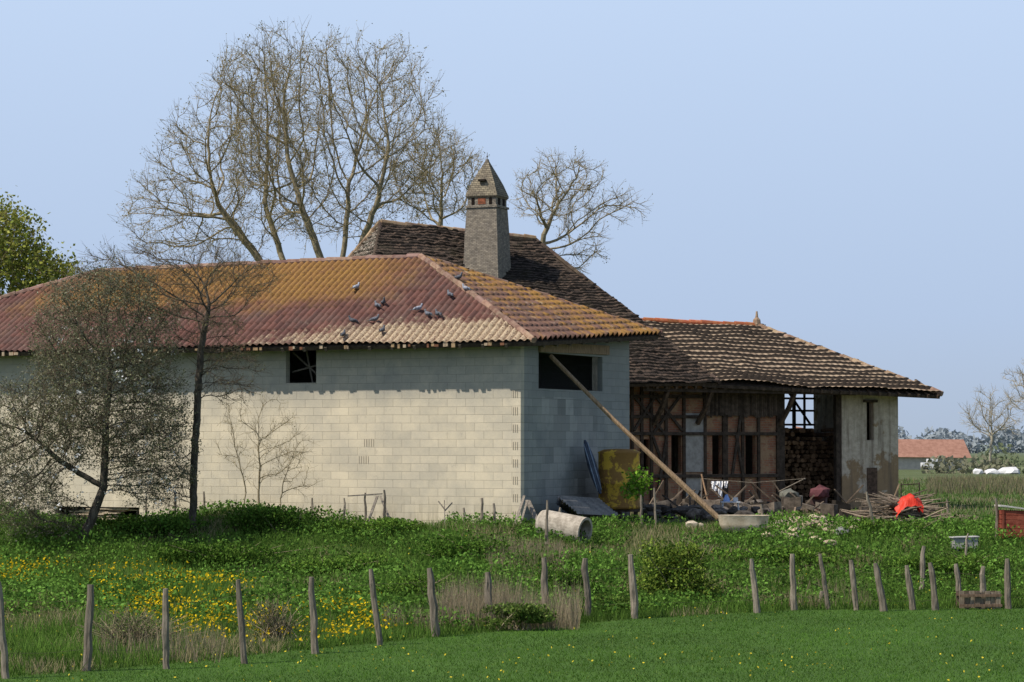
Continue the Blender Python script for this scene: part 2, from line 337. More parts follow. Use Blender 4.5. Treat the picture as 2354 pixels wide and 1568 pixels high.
# ---- farmhouse
farm=empty('farmhouse')
R1=F0+u3*2.47+n3*1.32+Z(3.95); H=7.25; vi=-n3
R2=R1+vi*(2*H); E1=R1-u3*11.9+Z(-.2); E2=E1+vi*(2*H)
rr=R1-u3*3.36+vi*H; rr.z=8.85; rl=rr-u3*5.37; rl.z=9.22; 
def oldtile(name,c1,c2,lich,lcol,br=.2,rh=.17,dark=(.022,.018,.015)):
    t=NT(name,.95); b=t.brick(br,rh,.012,c1,c2,dark)
    n=t.noise(1.4,8,.7); n2=t.noise(12,6,.75)
    c=t.mix(t.ramp(n,.5,.7,0,.7),b.outputs['Color'],(.05,.042,.028))
    c=t.mix(t.ramp(n2,lich,lich+.06,0,.8),c,lcol); t.bump(n2,1.,.05); return t.done(c)
OLD=oldtile('old_dark_tile',(.10,.07,.052),(.034,.026,.022),.62,(.17,.14,.105))
OLDL=oldtile('old_lichen_tile',(.12,.08,.06),(.055,.04,.032),.50,(.42,.38,.31))
roof_face('front_roof',[E1,R1,rr,rl],OLD,farm,.18,.015,.17,.045,5,.12,1.,sub=3)
roof_face('end_roof',[R1,R2,rr],OLD,farm,.2,.015,.17,.03,6,.06,.8,sub=3)
roof_face('rear_roof',[R2,E2,rl,rr],OLD,farm,.4,.02,.34,.05,7,.06,1.,sub=2)
roof_face('left_hip_roof',[E2,E1,rl],OLDL,farm,.18,.015,.17,.045,8,.10,1.,sub=3)
CAPT=simple('ridge_tile_tan',(.24,.16,.11),(.42,.32,.22),6)
ridge_caps('ridge_caps',[(rl+up,rr+up),(rl+up,E2+up)],CAPT,farm,.11)
ridge_caps('hip_caps',[(rr,R1),(rl,E1)],simple('old_cap',(.05,.038,.03),(.11,.085,.065),6),farm,.08)
# ---- shed (open wing)
shed=empty('open_shed')
T=lambda px: wmap(F0,u3,px)
def fp(t_,z,off=0): return F0+u3*t_+n3*off+Z(z)
DP=5.5
eR=F0+u3*(9.4+1.0)+n3*1.1+Z(3.62); eRb=F0+u3*10.4-n3*(DP+.9)+Z(4.3)
eL=F0+u3*1.9+n3*1.3+Z(3.93); 
q1=F0+u3*6.29-n3*4+Z(6.0); q0=F0+u3*.95-n3*4+Z(6.12); eLb=F0+u3*1.2-n3*(DP+.9)+Z(4.6)
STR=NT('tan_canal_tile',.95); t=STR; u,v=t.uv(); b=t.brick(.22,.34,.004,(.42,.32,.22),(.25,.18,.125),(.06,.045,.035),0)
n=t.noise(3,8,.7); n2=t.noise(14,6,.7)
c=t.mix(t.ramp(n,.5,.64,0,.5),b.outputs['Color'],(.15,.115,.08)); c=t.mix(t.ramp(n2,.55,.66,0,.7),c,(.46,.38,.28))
frm=t.math('FRACT',t.math('DIVIDE',v,.34)); c=t.mix(t.ramp(frm,.58,.8,0.,.9),c,(.035,.027,.022)); t.bump(n2,.7,.03); STRIPE=t.done(c)  # shadow beneath each overlapping tile course is painted into the colour
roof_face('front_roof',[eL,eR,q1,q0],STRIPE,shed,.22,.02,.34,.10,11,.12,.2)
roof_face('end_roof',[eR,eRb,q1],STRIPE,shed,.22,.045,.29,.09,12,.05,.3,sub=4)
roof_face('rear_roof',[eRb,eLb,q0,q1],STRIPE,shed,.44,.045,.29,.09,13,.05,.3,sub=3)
ridge_caps('ridge_caps',[(q0+up,q1+up)],CAPO,shed,.10); ridge_caps('hip_caps',[(q1+up,eR+up)],CAPT,shed,.10)
mb=MB(); mb.tube([q1+Z(.05),q1+Z(.22),q1+Z(.3),q1+Z(.5)],[.14,.12,.05,.03],8); mb.obj('finial',CAPT,shed)
# timber walls
t=NT('earth_infill',.95); n=t.noise(3,8,.65); n2=t.noise(12,5,.6); u,v=t.uv(); b=t.brick(.24,.075,.01,(.36,.14,.075),(.24,.10,.06),(.26,.19,.13))
c=t.mix(t.ramp(n,.46,.60),b.outputs['Color'],t.mix(n2,(.28,.16,.085),(.42,.28,.17))); t.bump(n2,.4,.02); EARTH=t.done(c)
PLAS=NT('old_plaster',.95); t=PLAS; u,v=t.uv(); n=t.noise(1.2,8,.65); n2=t.noise(7,6,.7)
c=t.mix(t.ramp(n2,.3,.7),(.45,.37,.28),(.64,.55,.43)); 
c=t.mix(t.ramp(t.math('ADD',n,t.ramp(v,2.6,.5,-.06,.15)),.52,.57),c,t.mix(n2,(.24,.16,.09),(.42,.29,.165)))
stn=t.noise(1.6,5,.6,t.mapv('UV',(3,.2,1))); c=t.mix(t.ramp(stn,.45,.68,0,.75),c,(.17,.125,.09)); t.bump(n2,.6,.03); PLASTER=t.done(c)
mb=MB()
def hole(a,b_,v0,v1):
    ta,tb_=T(a),T(b_); return (ta,tb_,wz(F0,u3,ta,v1),wz(F0,u3,ta,v0))
D1=hole(1543,1566,1000,1088); D2=hole(1637,1659,998,1090); D3=hole(1713,1737,998,1090); D4=hole(1478,1492,1010,1080)
tA,tB,tC=T(1790),T(1935),9.4
def off(hs,o): return [(a-o,b-o,c_,d) for a,b,c_,d in hs]
t0=-7.8
wall(mb,fp(t0,0),fp(tA,0),-.4,4.35,4.15,.25,off([D4,D1,D2,D3],t0),-n3); mb.obj('timber_wall',EARTH,farm)
mb=MB(); q=lambda a,b_: (T(a),T(b_))
for a,b_,v0,v1 in((1572,1616,950,1085),(1575,1610,1095,1165)):
    ta,tb_=q(a,b_); z0,z1=wz(F0,u3,ta,v1),wz(F0,u3,ta,v0); mb.box(fp((ta+tb_)/2,(z0+z1)/2,.02),(tb_-ta,.04,z1-z0),u3,n3)
mb.obj('plaster_panel',simple('grey_render',(.28,.26,.23),(.42,.39,.35),6),farm)
mb=MB(); k=0
for x in(1452,1474,1496,1530,1571,1619,1662,1668,1706,1742,1786): 
    k+=1; mb.box(fp(T(x),2.05,.03+.003*(k%4)),(.09,.09,4.2),u3,n3,col=(1,.95,.9))
for j,(a,b_,v) in enumerate(((1447,1620,912),(1447,1620,958),(1447,1790,997),(1619,1790,952),(1447,1790,1094),(1447,1790,1166))):
    ta,tb_=T(a),T(b_); z=wz(F0,u3,(ta+tb_)/2,v); mb.box(fp((ta+tb_)/2,z,.05+.004*j),(tb_-ta,.09,.10),u3,n3)
for a,v0,b_,v1 in((1455,990,1508,905),(1500,905,1566,990),(1456,912,1528,1000),(1560,912,1500,995),(1530,1003,1510,1128),(1498,1003,1528,1090),(1700,955,1680,1092),(1690,1000,1704,1092)):
    ta,tb_=T(a),T(b_); p=fp(ta,wz(F0,u3,ta,v0),.085); qq=fp(tb_,wz(F0,u3,tb_,v1),.09); d=(qq-p).normalized(); z=d.cross(n3).normalized(); mb.box((p+qq)/2,((qq-p).length,.06,.08),d,n3,z)
for i in range(36):
    tt=T(1622)+i*(T(1785)-T(1622))/36; g=random.uniform(.7,1.8); z0=random.uniform(-.05,.05); mb.box(fp(tt,3.4+z0,.11),(.055,.02,.95),u3,n3,col=(g,g,g))
for px in(1500,1600,1790):
    ta=T(px); a_=fp(ta,2.7,.1); b2=fp(ta+.15,3.95,1.05); m_=a_.lerp(b2,.5)-Z(.12); mb.beam(a_,m_,.11,.13,col=(1.5,1.4,1.3)); mb.beam(m_,b2,.11,.13,col=(1.5,1.4,1.3))
for px in range(1455,2130,22):
    ta=T(px); zz_=3.86 if px<1660 else 3.86-(px-1660)/490*.26; mb.beam(fp(ta,zz_-.05,1.18),fp(ta,zz_+.5,-.3),.07,.11,col=(1.5,1.4,1.3))
mb.beam(fp(T(1450),3.74,.95),fp(T(1935),3.66,.95),.10,.11)
mb.obj('timber_frame',DARKW,farm)
mb=MB(); wall(mb,fp(t0,0,-.25),fp(t0,0,-11.7),-.4,4.35,4.35,.25,[],u3); wall(mb,fp(t0+.25,0,-11.7),fp(2.3,0,-11.7),-.4,4.35,4.35,.25,[],n3); wall(mb,fp(2.3,0,-.3),fp(2.3,0,-11.4),-.4,4.2,4.2,.2,[],-u3)
mb.obj('rear_walls',PLASTER,farm)
mb=MB(); dN=hole(1992,2008,925,1012)
wall(mb,fp(tB,0,.0),fp(tC,0,.0),-.4,4.15,4.0,.3,off([dN],tB),-n3)
wall(mb,fp(tC,0,-.3),fp(tC,0,-DP),-.4,3.9,4.3,.25,[],-u3)
mb.obj('plaster_walls',PLASTER,shed)
mb=MB(); wall(mb,fp(dN[0]-.3,0,-.8),fp(dN[1]+.3,0,-.8),1.5,4,4,.05,[],-n3)
ta=T(1992); tb_=T(2014); mb.box(fp((ta+tb_)/2,.65,.015),(tb_-ta,.06,1.3),u3,n3,col=(1.6,1.4,1.3))
mb.box(fp((dN[0]+dN[1])/2,dN[3]+.04,.02),(.5,.08,.09),u3,n3)
mb.box(fp(tB-.10,2,-.14),(.16,.2,4.1),u3,n3); mb.box(fp(tA+.12,2,-.12),(.2,.2,4.1),u3,n3)
mb.box(fp((tA+tB)/2,3.78,-.1),(tB-tA+.3,.2,.12),u3,n3)
for i,tt in enumerate(np.linspace(tA-.3,tC-.2,12)): 
    mb.box(fp(float(tt),2.2,-DP),(.1 if i%3==0 else .05,.1,4.4),u3,n3)
for z in(2.72,3.2,3.62): mb.box(fp((tA+tC)/2,z,-DP+.03),(tC-tA+.3,.07,.07),u3,n3)
for i in range(9): 
    tt=tA+1.35+i*.1; mb.box(fp(tt,3.4,-DP+.09),(.03,.02,1.5),u3,n3)
mb.beam(fp(tA+1.1,2.7,-DP+.1),fp(tA+2.5,3.9,-DP+.1),.06,.08); mb.beam(fp(tC-.4,2.7,-DP+.1),fp(tC-1.3,3.9,-DP+.1),.05,.07)
for i in range(34): mb.box(fp(tA-.3+i*.14,1.2,-DP-.02),(.138,.03,2.7+random.uniform(-.1,.1)),u3,n3)
mb.box(fp(tA,2.1,-2.9),(.06,5.2,4.4),u3,n3)
mb.obj('shed_timbers',DARKW,shed)
mb=MB()
for j in range(18):
    for i in range(23):
        if j>14 and random.random()<.35+.15*(j-14): continue
        r=random.uniform(.06,.085); tt=tA+.15+i*.16+(.08 if j%2 else 0)
        if tt>tC-.35: continue
        g=random.uniform(.35,1.3); y=random.uniform(-.15,.15); p=fp(tt,.1+j*.142+random.uniform(-.015,.015),-1.9+y); mb.tube([p,p-n3*.9],[r,r*.95],8,True,col=(g,g*.85,g*.7))
mb.obj('firewood_stack',simple('cut_log',(.16,.11,.07),(.32,.23,.16),12),shed)
# ---- chimney
ch=empty('chimney')
ch.parent=farm
ca,cb=V2(-.937,.35),V2(.35,.937)
cn=P(1143,600,79.0); cn.z=0
def ring(z,w,cc): 
    return [cc+ca*w/2*i+cb*w/2*j+Z(z) for i,j in((-1,-1),(1,-1),(1,1),(-1,1))]
w0=1.12; cc=cn+ca*(w0/2)+cb*(w0/2)
zv=lambda v: EYE-(v-1018)/F*79.3
def stack(prof,name,mat):
    mb=MB()
    for (z0,wa),(z1,wb) in zip(prof[:-1],prof[1:]):
        a_=ring(z0,wa,cc);b_=ring(z1,wb,cc)
        for k in range(4):
            k2=(k+1)%4; mb.add([a_[k],a_[k2],b_[k2],b_[k]],[(0,1,2,3)],[[(0,z0),(wa,z0),(wb,z1),(0,z1)]])
    mb.add(ring(prof[-1][0],prof[-1][1],cc),[(0,1,2,3)]); return mb.obj(name,mat,ch)
def brickm(name,c1,c2,m,bw=.12,rh=.045,bump=.9):
    t=NT(name,.95); b=t.brick(bw,rh,.006,c1,c2,m); n=t.noise(6,8,.7)
    t.bump(t.math('SUBTRACT',n,b.outputs['Fac']),bump,.02)
    return t.done(t.mix(1.,b.outputs['Color'],t.mix(t.ramp(n,.3,.7),(.7,.7,.7),(1.2,1.18,1.1)),'MULTIPLY'))
CHB=brickm('chimney_brick',(.34,.30,.25),(.21,.185,.155),(.15,.13,.11)); CHT=brickm('chimney_cap_tile',(.29,.25,.185),(.17,.145,.115),(.08,.07,.055),.14,.07)
stack([(zv(660),1.26),(zv(590),1.16),(zv(540),1.12),(zv(476),1.02)],'shaft',CHB)
stack([(zv(476),1.10),(zv(471),1.10),(zv(470),.97),(zv(452),.97)],'collar',CHB)
stack([(zv(454),.98),(zv(450),1.08),(zv(446),1.08),(zv(420),.82),(zv(395),.50),(zv(363),.07)],'spire',CHT)
mb=MB(); zt=zv(363)
mb.tube([cc+Z(zt-.1),cc+Z(zt+.03)],[.09,.05],8); mb.tube([cc+Z(zt),cc+Z(zt+.25)],[.015,.008],5); mb.tube([cc+Z(zt+.1),cc+Z(zt+.14)],[.03,.03],6); mb.obj('finial',CHB,ch)
mb=MB(); ze=(zv(468)+zv(455))/2
for f_ in(-.3,.3): mb.box(cc-cb*.486+ca*f_+Z(ze),(.1,.02,.22),ca,cb,col=(.15,.12,.1)); mb.box(cc-ca*.486+cb*f_*.7+Z(ze),(.2,.02,.22),cb,ca,col=(.15,.12,.1))
mb.box(cc-cb*.49+Z(ze),(.26,.015,.19),ca,cb,col=(3.6,1.7,1.2)); mb.box(cc-cb*.42+Z(zv(413)),(.24,.2,.06),ca,cb,col=(.3,.3,.3))
mb.obj('vents',DARKW,ch)
# ---------------------------------------------------------------- trees
def frusta(P0,P1,r0,r1,k):
    d=P1-P0; L=np.linalg.norm(d,axis=1,keepdims=True)+1e-9; d/=L; P1=P1+d*(r1[:,None]*.6)
    ref=np.where(np.abs(d[:,2:3])<.9,np.array([[0,0,1.]]),np.array([[1.,0,0]])); a=np.cross(d,ref); a/=np.linalg.norm(a,axis=1,keepdims=True); b=np.cross(d,a)
    th=np.arange(k)*2*math.pi/k; cs=np.cos(th)[None,:,None]; sn=np.sin(th)[None,:,None]
    o=a[:,None]*cs+b[:,None]*sn
    V=np.concatenate([P0[:,None]+o*r0[:,None,None],P1[:,None]+o*r1[:,None,None]],1); n=len(P0)
    base=(np.arange(n)*2*k)[:,None]; i=np.arange(k)[None]; j=(i+1)%k
    Fc=np.stack([base+i,base+j,base+k+j,base+k+i],2).reshape(-1,4); return V.reshape(-1,3),Fc
def cloud(Pp,size,cols,rng=rng,flat=0):
    n=len(Pp); a=rng.normal(size=(n,3)); a[:,2]*=(1-flat); a/=np.linalg.norm(a,axis=1,keepdims=True); b=rng.normal(size=(n,3)); b-=a*(a*b).sum(1,keepdims=True); b/=np.linalg.norm(b,axis=1,keepdims=True)
    s=np.asarray(size).reshape(-1,1)*np.ones((n,1)); V=np.stack([Pp-a*s,Pp-b*s*.6,Pp+a*s,Pp+b*s*.6],1).reshape(-1,3)
    return V,np.arange(4*n).reshape(-1,4),np.repeat(cols,4,0)
def grow(name,trunks,envs,nattr,step,kill,infl,tipr,seed,mat,twig=(3,.5),twigr=.008,leaf=None,upb=.15,pw=2.3,iters=160,maxr=.4,shell=.0,col=(1,1,1),twigcol=(1.15,1.1,.95)):
    rg=np.random.default_rng(seed); att=[]
    tot=sum(e[1][0]*e[1][1]*e[1][2] for e in envs)
    for c_,r_ in envs:
        m=int(nattr*r_[0]*r_[1]*r_[2]/tot); q=rg.normal(size=(m,3)); q/=np.linalg.norm(q,axis=1,keepdims=True); q*=(rg.random((m,1))**(1/(3+shell))); att.append(np.array(c_)+q*np.array(r_))
    att=np.concatenate(att); nodes=[];par=[];dirs=[]
    for tr,attach in trunks:
        prev=attach if attach is not None else -1
        tr=[np.array(p,float) for p in tr]
        for a,b in zip(tr[:-1],tr[1:]):
            L=np.linalg.norm(b-a); m=max(1,int(L/step))
            for i in range(m):
                p=a+(b-a)*i/m + (rg.normal(size=3)*step*.06 if i else 0)
                nodes.append(p); par.append(prev); dirs.append((b-a)/L); prev=len(nodes)-1
        nodes.append(tr[-1]); par.append(prev); dirs.append(dirs[-1])
    nodes=list(nodes); N=np.array(nodes); D=np.linalg.norm(att[:,None]-N[None],axis=2); near=D.argmin(1); dist=D.min(1); alive=np.ones(len(att),bool)
    nch={}
    for it in range(iters):
        m=alive&(dist<infl*(3 if it<8 else 1))
        if not m.any(): break
        ids=near[m]; Narr=np.array(nodes); v=att[m]-Narr[ids]; v/=np.linalg.norm(v,axis=1,keepdims=True)+1e-9
        uq,inv=np.unique(ids,return_inverse=True); S=np.zeros((len(uq),3)); np.add.at(S,inv,v)
        new=[]
        for j,i in enumerate(uq):
            if nch.get(i,0)>=3: continue
            d=S[j]; d=d/(np.linalg.norm(d)+1e-9)+np.array(dirs[i])*.5+np.array([0,0,upb])+rg.normal(size=3)*.16; d/=np.linalg.norm(d)
            p=Narr[i]+d*step; new.append((p,i,d)); nch[i]=nch.get(i,0)+1
        if not new: break
        b0=len(nodes)
        for p,i,d in new: nodes.append(p);par.append(int(i));dirs.append(d)
        NP=np.array([x[0] for x in new]); DD=np.linalg.norm(att[:,None]-NP[None],axis=2); j=DD.argmin(1); dm=DD.min(1); up_=dm<dist
        near[up_]=b0+j[up_]; dist[up_]=dm[up_]; alive&=dist>kill
    N=np.array(nodes);par=np.array(par); n=len(N); R=np.zeros(n)
    for i in range(n-1,-1,-1):
        if R[i]==0: R[i]=tipr**pw
        if par[i]>=0: R[par[i]]+=R[i]
    R=np.minimum(R**(1/pw),maxr); m=par>=0; P0=N[par[m]];P1=N[m]; r1=R[m]; r0=np.minimum(R[par[m]],r1*1.35)
    Vs=[];Fs=[];Cs=[];o=0
    def put(V,Fc,c):
        nonlocal o
        Vs.append(V);Fs.append(Fc+o);Cs.append(np.ones((len(V),3))*np.array(c)); o+=len(V)
    th=r1>.045
    for msk,k in((th,7),(~th,3)):
        if msk.any():
            V,Fc=frusta(P0[msk].copy(),P1[msk].copy(),r0[msk],r1[msk],k); put(V,Fc,col)
    tipsi=np.where(R<tipr*2.6)[0]; k,L=twig
    bi=np.repeat(tipsi,k); dd=np.array(dirs)[bi]+rg.normal(size=(len(bi),3))*.55+np.array([0,0,.15]); dd/=np.linalg.norm(dd,axis=1,keepdims=True)
    ln=L*(.4+.8*rg.random((len(bi),1))); a0=N[bi]; a1=a0+dd*ln*.5; d2=dd+rg.normal(size=dd.shape)*.3+np.array([0,0,.12]); d2/=np.linalg.norm(d2,axis=1,keepdims=True); a2=a1+d2*ln*.5
    rr_=np.full(len(bi),twigr)
    V,Fc=frusta(a0,a1.copy(),rr_,rr_*.8,3); put(V,Fc,twigcol); V,Fc=frusta(a1.copy(),a2,rr_*.8,rr_*.35,3); put(V,Fc,twigcol)
    d3=dd+rg.normal(size=dd.shape)*.7; d3/=np.linalg.norm(d3,axis=1,keepdims=True); V,Fc=frusta(a1.copy(),a1+d3*ln*.4,rr_*.6,rr_*.3,3); put(V,Fc,twigcol)
    ob=fast(name,np.concatenate(Vs),np.concatenate(Fs),mat,col=np.concatenate(Cs))
    if leaf:
        cnt,size,cl,spread=leaf; T_=np.concatenate([a1,a2,a1+d3*ln*.4]); ii=rg.integers(0,len(T_),cnt); pp=T_[ii]+rg.normal(size=(cnt,3))*spread
        cl=np.array(cl); cc_=cl[rg.integers(0,len(cl),cnt)]*(.6+.7*rg.random((cnt,1)))
        V,Fc,C=cloud(pp,size*(.6+.8*rg.random(cnt)),cc_,rg); fast(name+'_leaves',V,Fc,LEAF,col=C,parent=ob)
    print(name,n,len(bi)); return ob
def ev(u,v,ru,rv,Y,dY): c_=P(u,v,Y); s=Y/F; return (tuple(c_),(ru*s,dY,rv*s))
def tp(*a): return [tuple(P(u,v,Y)) for u,v,Y in a]
bud=[(.24,.22,.08),(.28,.24,.12),(.19,.18,.07)]
grow('bare_tree',[(tp((785,1150,100),(783,800,100),(787,590,100),(800,470,100)),None),(tp((783,760,100),(735,590,100.5),(690,470,100.5)),13),(tp((785,700,100),(830,560,99.5),(870,450,99)),15)],[ev(765,330,250,245,100,4.3),ev(910,290,120,190,100,3.2),ev(655,190,165,125,100,3.2),ev(860,175,100,95,100,3),ev(950,400,90,120,100,2.5)],2500,.36,.6,3.2,.015,11,BARK,(4,.95),.0085,(10000,.036,bud,.05),upb=.04,pw=2.05,maxr=.42)
grow('bare_tree',[(tp((655,1150,104),(665,800,104),(650,600,104),(610,480,104)),None),(tp((665,780,104),(590,590,104),(500,470,104)),12)],[ev(540,400,195,200,104,4),ev(410,500,140,110,104,3),ev(580,220,120,130,104,3)],1800,.36,.6,3.2,.015,12,BARK,(4,.95),.0085,(7500,.036,bud,.05),upb=.04,pw=2.05,maxr=.32)
grow('bare_tree',[(tp((1010,1150,112),(1015,700,112),(1012,520,112)),None)],[ev(1000,410,115,115,112,3)],700,.35,.55,3,.015,13,BARK,(5,.8),.009,(2500,.035,bud,.05),pw=2.1,maxr=.22,upb=.05)
grow('bare_tree',[(tp((1245,1150,96),(1240,700,96),(1250,540,96)),None)],[ev(1290,450,115,95,96,2.5),ev(1400,475,100,40,96,1.5),ev(1330,570,60,60,96,1.5)],800,.3,.45,3,.015,14,BARK,(4,.6),.008,(1500,.03,bud,.05),pw=2.1,maxr=.22,upb=.03)
grow('leafy_tree',[(tp((0,1150,90),(0,800,90)),None)],[ev(0,590,90,110,90,2),ev(80,640,85,60,90,1.8)],600,.28,.4,3,.014,15,BARK,(4,.6),.008,(9500,.075,[(.28,.30,.06),(.36,.36,.09),(.17,.21,.045)],.2),pw=2.2,maxr=.2)
# foreground trees
def tg(u,Y): return tuple(G(u,Y,-.1))
lf=[(.17,.18,.10),(.23,.235,.14),(.12,.135,.07),(.29,.28,.20)]
blo=grow('blossom_tree',[([tg(185,56)]+tp((215,1190,56),(240,1120,56)),None),(tp((240,1120,56),(245,950,56.2),(255,840,56.3)),6),(tp((240,1120,56),(140,1060,56),(70,1000,56)),6)],
 [ev(240,780,170,170,56.2,1.5),ev(230,940,205,150,56.2,1.6),ev(50,1010,150,130,56,1.4),ev(340,1040,105,130,56,1.2),ev(60,1150,110,80,55.6,1.)],3300,.12,.17,1.3,.006,16,DBARK,(4,.36),.0035,(62000,.023,lf,.06),pw=2.3,maxr=.15,upb=.05,twigcol=(1.8,1.7,1.4))
rg=np.random.default_rng(5); cpx=[ev(235,880,190,190,56,1.6),ev(80,1050,150,150,55.8,1.3),ev(330,1060,90,120,56,1.)]
pp=np.concatenate([np.array(c_)+rg.uniform(-1,1,(46,3))*np.array(r_)*.85 for c_,r_ in cpx]); pp=np.repeat(pp,7,0)+rg.normal(size=(966,3))*.04
V,Fc,C=cloud(pp,.032,np.ones((966,3))*.8,rg); fast('blossoms',V,Fc,LEAF,col=C,parent=blo)
grow('slender_tree',[([tg(445,57)]+tp((447,1080,57),(455,920,57),(462,800,57),(480,700,57)),None)],
 [ev(470,690,90,130,57,1.2),ev(370,640,140,80,57,1.),ev(260,620,100,50,57,.8),ev(550,640,90,70,57,1.),ev(510,860,80,80,57,.8),ev(390,1120,70,60,57,.7)],1100,.16,.23,1.8,.0065,17,DBARK,(5,.45),.004,(2500,.018,[(.20,.20,.09)],.03),pw=1.95,maxr=.15,upb=.05,twigcol=(1.7,1.55,1.3))
grow('sapling',[([tg(595,60)]+tp((597,1100,60),(595,1000,60)),None),([tg(560,60)]+tp((565,1120,60),(545,1040,60)),None)],[ev(615,1020,100,110,60,.7),ev(540,1000,50,90,60,.5)],230,.14,.22,1.5,.005,18,BARK,(3,.32),.003,(300,.015,[(.16,.17,.07)],.03),pw=2.1,maxr=.04,upb=.2)
grow('sapling',[([tg(640,60.5)]+tp((650,1120,60.5)),None)],[ev(680,1080,50,80,60.5,.5)],80,.14,.2,1.5,.005,19,BARK,(3,.3),.003,pw=2.1,maxr=.03)
grow('young_green_tree',[([tg(1474,61)]+tp((1476,1150,61)),None)],[ev(1467,1118,28,36,61,.3)],60,.1,.12,1,.005,20,BARK,(3,.14),.004,(700,.045,[(.20,.36,.04),(.13,.27,.03)],.07),maxr=.03)
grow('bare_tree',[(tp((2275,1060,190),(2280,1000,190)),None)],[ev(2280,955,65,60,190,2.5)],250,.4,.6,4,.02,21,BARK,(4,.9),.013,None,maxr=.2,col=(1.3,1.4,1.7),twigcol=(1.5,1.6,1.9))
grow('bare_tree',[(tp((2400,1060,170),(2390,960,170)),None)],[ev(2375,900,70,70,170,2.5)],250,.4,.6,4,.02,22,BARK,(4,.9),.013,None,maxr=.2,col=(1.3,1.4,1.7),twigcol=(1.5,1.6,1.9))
def bush(name,u,v,Y,rx,ry,rz,n,size,cols,twigs=60,ground=False):
    c_=np.array(P(u,v,Y)); 
    if ground: c_[2]=h1(c_[0],Y)+rz*.35
    rg=np.random.default_rng(int(u)); k=24
    cen=c_+rg.uniform(-1,1,(k,3))*np.array([rx,ry,rz])*.62; i=rg.integers(0,k,n); q=rg.normal(size=(n,3)); q/=np.linalg.norm(q,axis=1,keepdims=True); q*=rg.random((n,1))**.4
    p=cen[i]+q*np.array([rx,ry,rz])*.42; g=hgt(p[:,0],p[:,1]); p[:,2]=np.maximum(p[:,2],g+.02)
    cl=np.array(cols); C=cl[rg.integers(0,len(cl),n)]*(.55+.8*rg.random((n,1)))*(.7+.6*rg.random(k)[i])[:,None]
    V,Fc,C=cloud(p,size*(.6+.8*rg.random(n)),C,rg); ob=fast(name,V,Fc,LEAF,col=C)
    mb=MB()
    for _ in range(twigs):
        x=c_[0]+random.gauss(0,rx*.2); y=c_[1]+random.gauss(0,ry*.2); z=h1(x,y)-.05; e_=cen[random.randrange(k)]+np.array([random.gauss(0,rx*.3),random.gauss(0,ry*.3),rz*random.uniform(0,.6)])
        mb.tube([(x,y,z),((x*.6+e_[0]*.4),(y*.6+e_[1]*.4),z*.5+e_[2]*.5),e_],[.012,.008,.003],4,False)
    mb.obj(name+'_stems',BARK,ob); return ob
bush('green_shrub',1560,1322,51,.95,.8,.82,12000,.035,[(.15,.22,.035),(.21,.28,.05),(.08,.14,.025)])
bush('green_shrub',1420,1395,49,.5,.4,.3,2000,.03,[(.09,.15,.03),(.13,.19,.04)],20)
bush('low_bush',1180,1410,44.5,.8,.4,.22,2500,.03,[(.09,.15,.03),(.14,.20,.05)],20)
DG=[(.06,.13,.02),(.10,.18,.03)]; MG=[(.10,.19,.03),(.14,.24,.04)]
bush('bank_bush',330,1235,57,1.6,.9,.40,7000,.035,DG,20,True)
bush('bank_bush',640,1245,57,1.5,.8,.45,6000,.035,DG,20,True)
bush('bank_bush',500,1290,54.5,1.6,.9,.40,6500,.035,DG,20,True)
bush('bank_bush',860,1235,57.5,1.4,.8,.36,5000,.035,MG,20,True)
bush('bank_bush',760,1310,53.5,1.5,.8,.36,5000,.035,MG,20,True)
bush('bank_bush',1060,1300,54,1.1,.6,.40,3500,.035,DG,20,True)
bush('bank_bush',950,1380,49,1.,.6,.32,3000,.03,MG,30,True)
bush('bank_bush',1310,1345,51,.8,.5,.30,2600,.03,DG,30,True)
bush('bank_bush',1800,1290,55,1.8,.7,.26,4500,.035,MG,20,True)
bush('bank_bush',2180,1290,54.5,1.6,.7,.30,4500,.035,MG,20,True)
bush('bank_bush',2050,1250,58,1.2,.6,.30,3200,.035,MG,20,True)
bush('low_bush',310,1440,40,1.0,.5,.35,1200,.02,[(.17,.16,.08),(.12,.16,.05)],120)
bush('low_bush',640,1420,42,.7,.4,.3,800,.02,[(.17,.16,.08),(.12,.16,.05)],90)
def mass(name,specs,mat=LEAF):
    Vs=[];Fs=[];Cs=[];o=0; rg=np.random.default_rng(3)
    for p,r_,n,size,cl in specs:
        q=rg.normal(size=(n,3)); q/=np.linalg.norm(q,axis=1,keepdims=True); q*=rg.random((n,1))**.35; pp=np.array(p)+q*np.array(r_)
        V,Fc,C=cloud(pp,size*(.6+.8*rg.random(n)),np.array(cl)*(.92+.16*rg.random((n,1))),rg); Vs.append(V);Fs.append(Fc+o);Cs.append(C);o+=len(V)
    return fast(name,np.concatenate(Vs),np.concatenate(Fs),mat,col=np.concatenate(Cs))
sp=[]
for i in range(130):
    x=-350+i*6+random.uniform(-4,4); y=900+random.uniform(-60,60); hh=random.uniform(5,10)
    sp.append(((x,y,-1.5+hh*.45),(7,7,hh*.55),260,1.,(.31,.35,.38)))  # pale blue-grey leaf colour has the distance haze put into it
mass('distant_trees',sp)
sp=[]
for i in range(34):
    x=40+i*2.2; y=235+random.uniform(-15,15); hh=random.uniform(1.6,3.4); sp.append(((x,y,-1+hh*.4),(2.2,2,hh*.55),220,.25,random.choice([(.22,.22,.15),(.19,.22,.13),(.26,.23,.18)])))
mass('hedgerow',sp)
